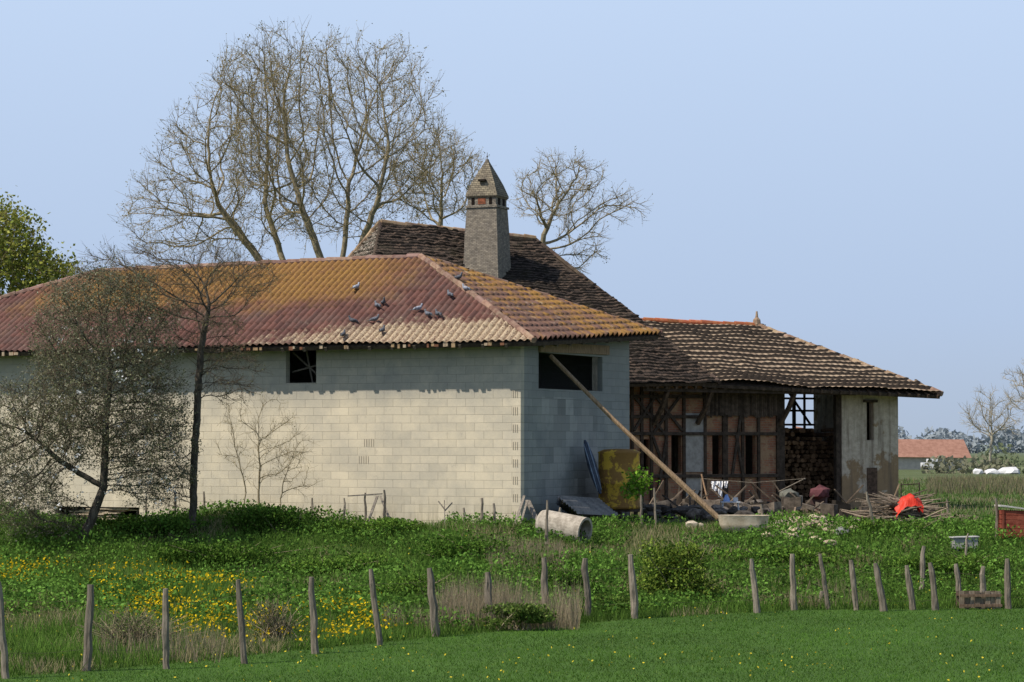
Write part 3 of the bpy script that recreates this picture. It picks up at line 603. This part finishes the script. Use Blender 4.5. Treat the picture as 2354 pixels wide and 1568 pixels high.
# ---------------------------------------------------------------- grass
def blades(name,x,y,hh,w,cols,lean=.5,mat=LEAF):
    n=len(x); z=hgt(x,y)-.02; B=np.stack([x,y,z],1); a=rng.random(n)*math.pi; wv=np.stack([np.cos(a),np.sin(a)*.5,np.zeros(n)],1)*(np.asarray(w)*np.ones(n))[:,None]
    l=rng.normal(size=(n,2))*lean*hh[:,None]; tip=B+np.stack([l[:,0],l[:,1],hh],1)
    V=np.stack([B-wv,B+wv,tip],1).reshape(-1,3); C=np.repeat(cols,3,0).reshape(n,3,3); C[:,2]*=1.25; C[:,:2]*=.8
    return fast(name,V,np.arange(3*n).reshape(-1,3),mat,col=C.reshape(-1,3))
def samp(n,y0,y1,p=1.,m=1.2,x0=None,x1=None):
    y=y0+(y1-y0)*rng.random(n)**p; x=(rng.random(n)*2-1)*.2065*y*m
    k=~inside_build(x,y); return x[k],y[k]
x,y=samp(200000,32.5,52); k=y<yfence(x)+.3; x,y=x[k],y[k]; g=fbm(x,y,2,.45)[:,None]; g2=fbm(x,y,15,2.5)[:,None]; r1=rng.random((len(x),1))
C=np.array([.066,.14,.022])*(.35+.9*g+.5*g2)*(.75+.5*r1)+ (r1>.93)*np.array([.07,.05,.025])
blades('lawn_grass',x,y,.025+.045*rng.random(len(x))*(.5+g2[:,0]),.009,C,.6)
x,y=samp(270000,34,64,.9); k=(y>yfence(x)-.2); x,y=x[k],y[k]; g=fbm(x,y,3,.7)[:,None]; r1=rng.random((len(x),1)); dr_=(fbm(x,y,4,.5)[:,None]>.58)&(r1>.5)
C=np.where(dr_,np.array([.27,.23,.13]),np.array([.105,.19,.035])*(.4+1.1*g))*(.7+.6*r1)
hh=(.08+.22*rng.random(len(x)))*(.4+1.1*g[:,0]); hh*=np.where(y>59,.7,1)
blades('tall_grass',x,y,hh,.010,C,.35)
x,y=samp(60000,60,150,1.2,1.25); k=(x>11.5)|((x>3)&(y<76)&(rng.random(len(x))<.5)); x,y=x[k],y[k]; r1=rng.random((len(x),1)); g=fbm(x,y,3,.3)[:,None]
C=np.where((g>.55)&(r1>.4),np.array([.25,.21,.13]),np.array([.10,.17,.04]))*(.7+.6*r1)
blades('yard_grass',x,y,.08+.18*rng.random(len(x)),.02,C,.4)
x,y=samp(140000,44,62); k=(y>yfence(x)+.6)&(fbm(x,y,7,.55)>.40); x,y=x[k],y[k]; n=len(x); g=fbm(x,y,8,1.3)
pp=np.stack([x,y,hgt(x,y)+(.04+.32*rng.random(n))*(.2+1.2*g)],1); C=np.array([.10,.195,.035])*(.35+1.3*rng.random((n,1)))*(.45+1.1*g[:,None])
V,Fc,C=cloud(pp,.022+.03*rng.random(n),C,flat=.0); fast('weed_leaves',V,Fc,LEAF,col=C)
def patch(x,y,u,v,ru,rv):
    uu=1177+x/y*F; vv=1018+(EYE-hgt(x,y))/y*F; return ss(1.35-np.hypot((uu-u)/ru,(vv-v)/rv))
x,y=samp(90000,36,56.5,1.,1.15); den=fbm(x,y,12,1.3); 
pm=np.maximum.reduce([patch(x,y,400,1380,180,65),patch(x,y,450,1440,130,50),patch(x,y,800,1440,115,55),patch(x,y,60,1330,100,28),patch(x,y,640,1460,100,45)*.7,patch(x,y,250,1350,60,30)])
k=(y>yfence(x)-.1)&(rng.random(len(x))<pm*ss((den-.40)/.22)*.62); x,y=x[k],y[k]; n=len(x); pp=np.stack([x,y,hgt(x,y)+.14+.18*rng.random(n)],1); C=np.array([.85,.60,.02])*(.6+.45*rng.random((n,1)))
V,Fc,C=cloud(pp,.018+.02*rng.random(n),C,flat=.3); fast('yellow_wildflowers',V,Fc,LEAF,col=C)
x,y=samp(1100,34,56,1.,1.2); k=fbm(x,y,21,.5)>.45; x,y=x[k],y[k]; n=len(x); pp=np.stack([x,y,hgt(x,y)+.06+.06*rng.random(n)],1); V,Fc,C=cloud(pp,.022,np.ones((n,1))*np.array([[.78,.62,.06]]),flat=.3); fast('scattered_dandelions',V,Fc,LEAF,col=C)
def reeds(name,u0,u1,Y0,Y1,n,h0,h1_,w=.006,c=(.36,.29,.19)):
    y=rng.uniform(Y0,Y1,n); x=(rng.uniform(u0,u1,n)-1177)/F*y; k=fbm(x,y,5,1.)>.42; x,y=x[k],y[k]; n=len(x); r=rng.random((n,1)); blades(name,x,y,rng.uniform(h0,h1_,n),w,np.array(c)*(.5+.7*r),.2)
reeds('dry_reeds',1010,1330,44.5,48,3400,.3,.85); reeds('dry_reeds',1120,1300,52,55,2200,.2,.5); reeds('dry_reeds',230,520,38,41,900,.2,.6); reeds('dry_reeds',2130,2420,100,150,4500,.2,.5,.02,(.25,.22,.13)); reeds('dry_reeds',1700,2000,50.5,53,1000,.15,.4); reeds('dry_reeds',880,1010,43,45,900,.2,.5)
# ---------------------------------------------------------------- fence
def post(mb,u,vt,vb,Y,lean=0,r=.055):
    s=Y/F; b_=G(u,Y); hgt_=max(.3,(vb-vt)*s); g=random.uniform(.7,1.25); r*=random.uniform(.85,1.2)
    pts=[];rd=[]
    for i in range(7):
        f_=i/6; pts.append(b_+Vector((lean*s*f_+random.uniform(-.014,.014),random.uniform(-.01,.01)+.03*f_,-.15+(hgt_+.15)*f_))); rd.append(r*(1.05-.2*f_)*random.uniform(.9,1.1))
    pts[-1].x+=random.uniform(-.015,.015); rd[-1]*=.75
    mb.tube(pts,rd,7,True,col=(g,g*.97,g*.93),jit=.14); return pts
fence=empty('wire_fence'); mb=MB()
main=[(22,1360,1580,35.3,-25),(202,1343,1540,36.6,8),(387,1350,1533,37.1,-5),(566,1330,1522,38,-18),(728,1325,1500,39.6,-12),(876,1308,1482,41.2,-22),(1004,1306,1463,43,-16),(1128,1302,1420,45.5,-8),(1254,1287,1425,46.8,-4),(1354,1283,1420,47.4,-12),(1461,1274,1420,47.5,-12),(1740,1284,1408,49,-14),(1824,1273,1402,49.8,-6),(1902,1272,1400,50,-18),(1967,1287,1402,49.8,-12),(2032,1295,1405,49.5,-20),(2097,1300,1402,49.9,-14),(2150,1295,1404,49.8,-14),(2205,1292,1392,50.6,-8),(2254,1300,1398,50.2,3),(2312,1283,1397,50.3,2),(2385,1283,1397,50.3,2)]
tops=[post(mb,*m,r=.062) for m in main]; mb.obj('posts',WOOD,fence)
mb=MB()
for a_,b_ in zip(tops[:-1],tops[1:]):
    for i in(2,5): p,q_=a_[i],b_[i]; mb.tube([p,p.lerp(q_,.5)-Z(.03),q_],.002,3,False,col=(.5,.45,.4))
mb.obj('wires',WOOD,fence)
rear=empty('stake_fence'); mb=MB()
for m in[(2115,1254,1357,53,5),(2212,1240,1312,55,10),(2289,1167,1262,57.5,0),(2015,1157,1253,58,-25),(1756,1157,1228,58.8,-8),(1508,1130,1222,59.5,-5),(1255,1165,1275,55.5,3),(1288,1125,1180,59.7,0),(1070,1170,1218,58.5,-4),(1105,1145,1215,58.7,3),(1136,1163,1222,58.4,0),(885,1118,1212,59.5,0),(840,1125,1210,60,0),(792,1137,1200,60.6,0),(718,1142,1200,61.5,0),(470,1140,1210,62,0),(403,1145,1225,61,0),(340,1130,1205,63,-3),(1475,1150,1225,59,-2),(2180,1118,1160,72,-5),(1880,1345,1370,51,8)]:
    post(mb,*m,r=.035 if m[1]<1250 else .05)
mb.obj('stakes',WOOD,rear)
mb=MB()
for (u0,v0,Y0,u1,v1,Y1,w) in[(905,1215,59,875,1140,60.3,.05),(868,1140,60,845,1205,59.3,.06),(800,1140,60,880,1135,60,.03),(1180,1218,58.5,1205,1140,59.6,.06),(1195,1212,58.6,1212,1150,59.5,.05),(1213,1150,59.9,1240,1210,59.2,.12),(1023,1225,58,1022,1150,58.3,.02),(1022,1175,58.2,1040,1155,58.3,.012),(1022,1170,58.2,1008,1152,58.3,.012)]:
    mb.beam(P(u0,v0,Y0),P(u1,v1,Y1),w,.03)
mb.obj('leaning_planks',WOOD)
# ---------------------------------------------------------------- yard clutter
CONC=simple('concrete',(.27,.235,.19),(.46,.41,.34),8)
mb=MB(); a_=G(1246,57.2)+Z(.30); b_=G(1345,56.6)+Z(.28); ax=(b_-a_).normalized(); k=28
rings=[(0,.30),(.06,.325),(.97,.325),(1.,.33),(1.,.27),(.02,.26)]; sd=ax.cross(Vector((0,0,1))).normalized(); uu=sd.cross(ax); L=(b_-a_).length; vs=[]
for f_,r in rings: vs+=[a_+ax*L*f_+(sd*math.cos(2*math.pi*i/k)+uu*math.sin(2*math.pi*i/k))*r for i in range(k)]
fs_=[(j*k+i,j*k+(i+1)%k,(j+1)*k+(i+1)%k,(j+1)*k+i) for j in range(len(rings)-1) for i in range(k)]+[(5*k+i,5*k+(i+1)%k,(i+1)%k,i) for i in range(k)]
mb.add(vs,fs_); mb.obj('concrete_pipe',CONC)
tk=empty('rusty_tank'); c_=P(1423,1100,63.2); c_.z=0
t=NT('rusty_yellow_paint',.7); n=t.noise(2.6,8,.7); n2=t.noise(14,6,.7); c=t.mix(t.ramp(n,.5,.56),t.mix(n2,(.20,.10,.03),(.34,.19,.05)),t.mix(n2,(.55,.32,.03),(.72,.48,.07))); t.bump(n2,.3,.01); RUST=t.done(c)
mb=MB(); mb.tube([c_+Z(.42),c_+Z(.47),c_+Z(.5),c_+Z(1.05),c_+Z(1.07),c_+Z(1.09),c_+Z(1.82),c_+Z(1.86),c_+Z(1.93),c_+Z(1.95)],[.50,.54,.53,.53,.55,.53,.53,.55,.40,.1],32); mb.obj('barrel',RUST,tk,smooth=True)
mb=MB()
for i in(-.42,0,.42):
    for j in(-.3,.3): mb.box(c_+Vector((i,j,.18)),(.07,.07,.48))
for j in(-.34,.34): mb.box(c_+Vector((0,j,.385)),(1.1,.09,.06))
for i in range(12): mb.tube([c_+Vector((-.55+i*.1,-.38,.02)),c_+Vector((-.55+i*.1,-.38,.36))],.008,4)
for z in(.1,.22): mb.tube([c_+Vector((-.6,-.38,z)),c_+Vector((.6,-.38,z))],.008,4)
mb.obj('stand',DARKW,tk)
mb=MB(); a_=P(1380,1135,62.5); b_=P(1344,1012,62.8); d=(b_-a_); vs=[];k=12;m=14; ax=d.normalized(); sd=ax.cross(Vector((0,1,0))).normalized(); dp=ax.cross(sd)
for i in range(m+1):
    f_=i/m; w=.115*math.sin(math.pi*min(max(f_,.02),.98))**.5
    vs+=[a_+d*f_+sd*w*math.cos(2*math.pi*j/k)+dp*w*.8*math.sin(2*math.pi*j/k) for j in range(k)]
mb.add(vs,[(i*k+j,i*k+(j+1)%k,(i+1)*k+(j+1)%k,(i+1)*k+j) for i in range(m) for j in range(k)]); 
for q_ in(-.05,.05): mb.tube([a_+d*f_+sd*q_-dp*.1*(1 if dp.y>0 else -1)*math.sin(math.pi*f_)**.5 for f_ in(.06,.3,.6,.94)],.013,6,col=(4,4,3.6))
mb.obj('blue_canoe',simple('blue_paint',(.05,.06,.085),(.08,.10,.14),5,.5),smooth=True)
mb=MB()
for j in range(5):
    o=A+dr*(.3+.25*j)+nr*(.25+.12*(5-j)); L=2.6; n=26; z0=.55-.05*j
    vs=[]
    for i in range(n+1):
        for s_ in(0,1): f_=i/n; w=-.05+.9*f_; vs.append(o+dr*(s_*L)+nr*w*.6+Z(z0+.25-w*.45+.03*math.sin(i*1.9)-.12*s_))
    mb.add(vs,[(2*i,2*i+1,2*i+3,2*i+2) for i in range(n)],col=(1-.12*j,)*3)
mb.obj('corrugated_sheets',simple('galvanised_sheet',(.13,.13,.13),(.24,.23,.22),4,.6,metal=.2))
mb=MB(); w=rs(1255); p0=A+dr*w+nr*.12; p0.z=4.25; p1=P(1650,1190,60.2); 
pts=[p0.lerp(p1,i/8)+Z(-.06*math.sin(math.pi*i/8)+random.uniform(-.01,.01)) for i in range(9)]
mb.tube(pts,[.055]*4+[.06,.065,.07,.075,.07],7,jit=.08,col=(1.25,.98,.72)); mb.obj('leaning_pole',WOOD)
def tub(name,c_,yaw,L,W,Hh,mat):
    mb=MB(); k=28; rings=[(1.,1.,1.),(.99,.97,.96),(.93,.9,.5),(.8,.78,.04),(.3,.3,0),(.28,.28,.07),(.74,.70,.1),(.87,.82,.5),(.92,.88,1.),(1.,1.,1.001)]; vs=[]
    for a,b_,z in rings:
        for i in range(k):
            th=2*math.pi*i/k; cx=math.copysign(abs(math.cos(th))**.55,math.cos(th)); sy=math.copysign(abs(math.sin(th))**.6,math.sin(th)); x=cx*L/2*a;y=sy*W/2*b_
            vs.append(c_+Vector((x*math.cos(yaw)-y*math.sin(yaw),x*math.sin(yaw)+y*math.cos(yaw),z*Hh)))
    m=len(rings); mb.add(vs,[(j*k+i,j*k+(i+1)%k,(j+1)*k+(i+1)%k,(j+1)*k+i) for j in range(m-1) for i in range(k)]+[tuple(4*k+i for i in range(k)),tuple(5*k+i for i in range(k))])
    return mb.obj(name,mat,smooth=True)
tub('bathtub',G(1708,58.6,.04),math.radians(-8),1.22,.55,.42,simple('dirty_enamel',(.42,.34,.24),(.62,.53,.41),5,.5))
def stone(mb,c_,r,col=(1,1,1)):
    bm=bmesh.new(); bmesh.ops.create_icosphere(bm,subdivisions=2,radius=1); s=random.random()*50
    vs=[]; sc_=Vector((random.uniform(.8,1.3),random.uniform(.8,1.3),random.uniform(.45,.8)))
    for v in bm.verts:
        d=1+.5*noise.noise(v.co*1.5+Vector((s,s,s))); vs.append(c_+Vector((v.co.x*sc_.x,v.co.y*sc_.y,v.co.z*sc_.z))*r*d)
    mb.add(vs,[tuple(v.index for v in f.verts) for f in bm.faces],col=col); bm.free()
mb=MB()
for i in range(170):
    u=random.gauss(1850,62); Y=random.gauss(61,1.7); g=random.uniform(.55,1.2); stone(mb,G(u,Y,.03+.22*random.random()*math.exp(-((u-1875)/45)**2)),random.uniform(.04,.17),(g,g*.95,g*.88))
for u,Y,r in((1965,62,.2),(1950,62.5,.14),(1790,60.5,.15),(1590,60,.15),(1610,60,.1)): stone(mb,G(u,Y,.08),r)
mb.obj('rubble_heap',simple('limestone',(.33,.27,.20),(.54,.47,.37),9))
mb=MB(); stone(mb,G(1934,58,.1),.2); mb.obj('grey_stone',simple('grey_stone',(.16,.16,.16),(.25,.25,.25),9))
mb=MB()
for i in range(90):
    u=random.uniform(1490,1760); Y=random.uniform(64,73); g=random.uniform(.2,1.1); stone(mb,G(u,Y,random.uniform(.05,.35)),random.uniform(.08,.22),(g,g*.95,g*.9))
for i in range(60):
    p=G(random.uniform(1490,2040),random.uniform(66,75),random.uniform(.05,.4)); g=random.uniform(.15,1.2); mb.box(p,(random.uniform(.15,.6),random.uniform(.1,.4),random.uniform(.08,.4)),(random.uniform(.6,1),random.uniform(-.5,.5),random.uniform(-.3,.3)),col=(g,g*.9,g*.8))
for i in range(48): 
    p=G(random.uniform(1490,2040),random.uniform(68,75),random.uniform(.0,.2)); q_=p+Vector((random.uniform(-1,1),random.uniform(-.3,.3),random.uniform(.05,.9))); g=random.uniform(.4,1.3); mb.beam(p,q_,.05,.04,col=(g,.85*g,.7*g))
mb.obj('scrap_heap',simple('scrap',(.10,.09,.08),(.25,.225,.2),5))
mb=MB(); c_=G(1822,73.5,.3); mb.box(c_,(.5,.3,.4),(1,.2,.1)); mb.box(c_+Vector((.8,.3,.05)),(.45,.35,.5),(1,-.3,0),col=(.4,.25,.25)); stone(mb,c_+Vector((.8,.1,.3)),.28,(.5,.2,.25)); stone(mb,c_+Vector((-.1,0,.2)),.3,(.6,.65,.6)); mb.obj('old_sacks',simple('sackcloth',(.17,.16,.15),(.27,.25,.22),6))
mb=MB()
for i in range(230):
    u=random.gauss(2068,38); Y=random.gauss(63,.6); hh=.6*math.exp(-((u-2060)/50)**2)*random.random(); p=G(u,Y,.05+hh); a=random.uniform(-.5,.5)+(math.pi if random.random()<.5 else 0); L=random.uniform(.3,.95)
    q_=p+Vector((math.cos(a)*L,math.sin(a)*L*.6,random.uniform(-.12,.25))); g=random.uniform(.4,1.5); mb.tube([p,p.lerp(q_,.5)+Vector((0,0,random.uniform(-.03,.05))),q_],[random.uniform(.015,.05),.022,.012],5,col=(g,g*.9,g*.8))
mb.beam(G(2040,63.2,.3),G(2066,63.2,1.0),.03,.03,col=(1.6,1.3,1)); mb.obj('branch_pile',WOOD)
mb=MB(); n=14; c_=G(2086,62.2,.52); vs=[]
for i in range(n+1):
    for j in range(n+1):
        x=(i/n-.5)*2;y=(j/n-.5)*2; r=math.hypot(x,y); vs.append(c_+Vector((x*.34+.02*math.sin(7*y),y*.27,.34*(1-r*r*.8)-.05+.02*math.sin(9*x+3*y)+.02*math.sin(8*y-4*x)+.08*x)))
mb.add(vs,[(i*(n+1)+j,(i+1)*(n+1)+j,(i+1)*(n+1)+j+1,i*(n+1)+j+1) for i in range(n) for j in range(n)]); mb.obj('red_tarp',simple('red_plastic',(.50,.025,.012),(.62,.05,.025),4,.5))
mb=MB(); g0=P(2070,1160,76);g0.z=h1(g0.x,76); g1=P(2112,1160,76);g1.z=h1(g1.x,76)
for p in(g0,g1): mb.tube([p,p+Z(.85)],.022,6)
for z in(.15,.45,.8): mb.tube([g0+Z(z),g1+Z(z)],.018,6)
mb.obj('metal_gate',DARKW)
st=empty('red_crate'); mb=MB(); c_=G(2335,57.6)
for r in range(6):
    for s_ in(-1,1):
        g=random.uniform(.7,1.2); a_=c_+Vector((-.40,s_*.3,.08+r*.105)); b_=a_+Vector((1.7,random.uniform(-.01,.01),random.uniform(-.02,.0))); m_=a_.lerp(b_,.5)-Z(.03*(r/5)); mb.beam(a_,m_,.03,.095,col=(g,g,g)); mb.beam(m_,b_,.03,.095,col=(g,g,g))
    mb.box(c_+Vector((-.41,0,.08+r*.105)),(.03,.57,.09))
for x_ in(-.38,.2,.8,1.28): mb.box(c_+Vector((x_,-.325,.33)),(.05,.02,.68),col=(.8,.8,.8))
mb.obj('slats',simple('red_slat',(.20,.045,.027),(.31,.09,.055),9),st)
mb=MB(); vs=[]
for i in range(9):
    f_=i/8
    for j in(-1,1):
        for z in(0,.035): vs.append(c_+Vector((-.45+1.8*f_,j*.36,.70+.04*math.cos(f_*5)-.08*f_+z)))
mb.add(vs,[(4*i,4*i+4,4*i+6,4*i+2) for i in range(8)]+[(4*i+1,4*i+3,4*i+7,4*i+5) for i in range(8)]+[(4*i,4*i+1,4*i+5,4*i+4) for i in range(8)]+[(4*i+2,4*i+6,4*i+7,4*i+3) for i in range(8)]+[(0,2,3,1)]); mb.obj('lid',simple('pale_lid',(.45,.43,.4),(.6,.57,.53),6),st)
mb=MB(); c_=G(2214,56.3,.17)
mb.box(c_,(.56,.3,.24),(1,.1,.03)); mb.box(c_+Vector((0,0,.135)),(.62,.36,.03),(1,.1,.03),col=(1.1,1.1,1.1)); 
for s_ in(-.2,.2): mb.box(c_+Vector((s_,0,-.15)),(.08,.26,.07),(1,.15,0))
mb.obj('stone_trough',simple('weathered_zinc',(.26,.26,.25),(.42,.41,.39),6),bevel=.01)
mb=MB(); c_=G(2250,50.1,.18)
for i in range(8): g=random.uniform(.5,1.3); mb.box(c_+Vector((-.38+i*.105,-.02*(i%2),random.uniform(-.02,.02))),(.095,.03,.34),(1,.05,0),col=(g,g*.9,g*.8))
for i in range(8): mb.box(c_+Vector((-.38+i*.105,.35,0)),(.095,.03,.34),col=(.6,.5,.45))
for y in(-.03,.36):
    for z in(-.1,.1): mb.box(c_+Vector((0,y-.025,z)),(.86,.025,.05),(1,.05,0),col=(.8,.6,.5))
mb.obj('wooden_crate',WOOD)
ln=empty('washing_line'); mb=MB(); a_=P(1612,1100,73); b_=P(1850,1100,71)
for p,q_ in((a_,G(1612,73)),(b_,P(1790,1130,72))): mb.tube([q_,p],.02,5)
mb.tube([a_,a_.lerp(b_,.5)-Z(.12),b_],.006,4,False); mb.tube([P(1612,1090,73),G(1632,72.6)],.025,5,col=(1.5,1.1,.8)); mb.obj('line_and_props',WOOD,ln)
mb=MB()
for u0,w,hh in((1642,.16,.28),(1655,.12,.45),(1668,.09,.18)):
    p=P(u0,1106,72.8); n=5; vs=[]
    for i in range(n+1):
        for j in range(n+1): vs.append(p+Vector(((i/n-.5)*w*(1+.3*(j<2)),.025*math.sin(i*2.+j),-j/n*hh-.02*(i%2)*(j==n))))
    mb.add(vs,[(i*(n+1)+j,(i+1)*(n+1)+j,(i+1)*(n+1)+j+1,i*(n+1)+j+1) for i in range(n) for j in range(n)])
mb.obj('laundry',simple('white_cloth',(.75,.75,.78),(.82,.82,.84),6),ln)
mb=MB(); c_=G(1678,66,.0)
mb.box(c_+Z(.5),(.5,.35,.03))
for i in(-.2,.2):
    for j in(-.14,.14): mb.tube([c_+Vector((i*1.2,j,0)),c_+Vector((i,j,.5))],.015,5)
mb.tube([c_+Vector((-.1,0,.5)),c_+Vector((-.1,0,.56)),c_+Vector((-.1,0,.7))],[.09,.09,.03],10,col=(.5,.7,1.2)); mb.box(c_+Vector((.14,0,.57)),(.12,.1,.1)); mb.obj('garden_table',simple('pale_metal',(.5,.52,.55),(.62,.64,.66),6,.5))
fh=empty('distant_farmhouse'); Yd=330; x0=50.5;x1=61; g=-1.45
mb=MB(); mb.box(((x0+x1)/2-1,Yd+3,g+.95),(x1-x0+1,6,2.0)); mb.obj('walls',simple('far_wall',(.40,.37,.34),(.5,.46,.42),2),fh)
mb=MB(); vs=[(x0-2,Yd-.6,.25),(x1,Yd-.6,.1),(x1,Yd+6.6,.1),(x0-2,Yd+6.6,.1),(x0-1,Yd+3,2.6),(x1-.4,Yd+3,2.55)]
mb.add(vs,[(0,1,5,4),(1,2,5),(2,3,4,5),(3,0,4),(0,3,2,1)]); mb.obj('roof',simple('far_tile',(.25,.13,.095),(.33,.18,.135),2),fh)
mb=MB()
for u0,u1 in((2233,2262),(2262,2300),(2296,2338)):
    p=P((u0+u1)/2,1066,215); p.z=-.75; stone(mb,p+Z(.25),(u1-u0)/2*215/F*1.0)
mb.obj('white_tarpaulin',simple('white_sheet',(.55,.55,.57),(.65,.65,.65),2))
mb=MB(); p=P(2138,1055,300); p.z=-1.0; mb.box(p+Z(.35),(2.2,1.5,.7)); mb.box(p+Vector((.2,0,.9)),(1.2,1.4,.5)); 
for i in(-.7,.7): mb.tube([p+Vector((i,-.8,.05)),p+Vector((i,-.6,.05))],.3,12,col=(.05,.05,.05))
mb.obj('white_van',simple('white_paint',(.6,.6,.62),(.68,.68,.7),2),bevel=.06)
mb=MB(); xb=(1860-1177)/F*300; mb.add([(xb-3,300,.6),(xb+5,300,.6),(xb+5,306,.6),(xb-3,306,.6),(xb-1.6,303,4.2),(xb+4,303,2.9)],[(0,1,5,4),(1,2,5),(2,3,4,5),(3,0,4),(0,3,2,1)]); mb.box((xb+1,303,-.4),(7,5,2.1)); mb.obj('distant_barn',simple('far_tile2',(.32,.15,.10),(.40,.21,.15),2))
# ---------------------------------------------------------------- pigeons
PG=simple('pigeon_feather',(.09,.10,.12),(.20,.21,.24),20,.7)
def hit(u,v,p0,n):
    d=Vector(((u-1177)/F,1,-(v-1018)/F)); o=Vector((0,0,EYE)); return o+d*((p0-o).dot(n)/d.dot(n))
def pigeon(u,v,g=1.):
    p=hit(u,v,BC,BN)+BN*.05; a=random.uniform(0,6.28); f_=Vector((math.cos(a),math.sin(a),0)); s_=Vector((-math.sin(a),math.cos(a),0)); mb=MB(); K=.8
    b0=p+Z(.12*K)
    pts=[b0+(f_*x+Z(z))*K for x,z in((-.17,-.035),(-.12,-.01),(-.05,0),(.03,.02),(.08,.05),(.105,.09),(.115,.125),(.125,.15),(.13,.165))]
    mb.tube(pts,[r*K for r in(.012,.04,.062,.068,.052,.033,.03,.03,.008)],10,col=(g,g,g))
    mb.tube([b0+(f_*.14+Z(.135))*K,b0+(f_*.175+Z(.125))*K],[.008,.002],5,col=(.6,.5,.4))
    mb.box(b0-(f_*.2+Z(.045))*K,(.12*K,.055*K,.012),f_,s_,col=(.5*g,.5*g,.5*g))
    for q in(-1,1): mb.box(b0+(s_*.056*q+Z(.01)-f_*.03)*K,(.17*K,.014,.07*K),f_,s_,col=(.7*g,.7*g,.75*g)); mb.tube([b0+(s_*.022*q-Z(.05))*K,b0+(s_*.022*q-Z(.14))*K],.005,4,col=(2,.6,.5))
    mb.obj('pigeon',PG,smooth=True)
for u,v,g in((820,672,2.4),(882,708,.7),(868,715,1),(962,722,2.),(1072,676,1.9),(1035,690,1),(812,750,.6),(790,782,.6),(862,747,1.),(1008,735,.7),(880,772,.7),(1055,650,.8),(985,735,1.)): pigeon(u,v,g)
# ---------------------------------------------------------------- light, sky, camera
el=math.radians(53); hz=Vector((-.9,-.436,0)).normalized(); S=hz*math.cos(el)+Vector((0,0,math.sin(el)))
ld=bpy.data.lights.new('sun','SUN'); ld.energy=5.0; ld.angle=math.radians(.5); ld.color=(1,.92,.80); lo=link(bpy.data.objects.new('sun',ld)); lo.rotation_euler=S.to_track_quat('Z','Y').to_euler()
w=bpy.data.worlds.new('World'); sc.world=w; w.use_nodes=True; nt=w.node_tree; sky=nt.nodes.new('ShaderNodeTexSky'); sky.sky_type='NISHITA'; sky.sun_disc=False
sky.sun_elevation=el; sky.sun_rotation=math.atan2(hz.x,hz.y); sky.dust_density=1.; sky.air_density=1.; sky.ozone_density=2.
tc=nt.nodes.new('ShaderNodeTexCoord'); sx=nt.nodes.new('ShaderNodeSeparateXYZ'); nt.links.new(tc.outputs['Generated'],sx.inputs[0])
cr=nt.nodes.new('ShaderNodeValToRGB'); nt.links.new(sx.outputs[2],cr.inputs[0]); e=cr.color_ramp.elements
e[0].position=0.; e[0].color=(.43,.52,.66,1); e[1].position=.19; e[1].color=(.56,.70,.93,1); x_=e.new(.05); x_.color=(.46,.58,.79,1)
sc_=nt.nodes.new('ShaderNodeVectorMath'); sc_.operation='SCALE'; sc_.inputs[3].default_value=1/.11; nt.links.new(cr.outputs[0],sc_.inputs[0])
mr=nt.nodes.new('ShaderNodeMapRange'); mr.interpolation_type='SMOOTHSTEP'; nt.links.new(sx.outputs[2],mr.inputs[0]); mr.inputs[1].default_value=.17; mr.inputs[2].default_value=.5; mr.inputs[3].default_value=.97; mr.inputs[4].default_value=.08
mx=nt.nodes.new('ShaderNodeMix'); mx.data_type='RGBA'; nt.links.new(mr.outputs[0],mx.inputs[0]); nt.links.new(sky.outputs[0],mx.inputs[6]); nt.links.new(sc_.outputs[0],mx.inputs[7])
bg=nt.nodes['Background']; bg.inputs[1].default_value=.11; nt.links.new(mx.outputs[2],bg.inputs[0])
cam=bpy.data.cameras.new('camera'); cam.sensor_width=36; cam.lens=F/2354*36; cam.clip_end=8000; co=link(bpy.data.objects.new('camera',cam)); co.location=(0,0,EYE)
co.rotation_euler=(math.radians(90)+math.atan(234/F),0,0); sc.camera=co
sc.view_settings.view_transform='Standard'; sc.view_settings.look='None'; sc.view_settings.exposure=0
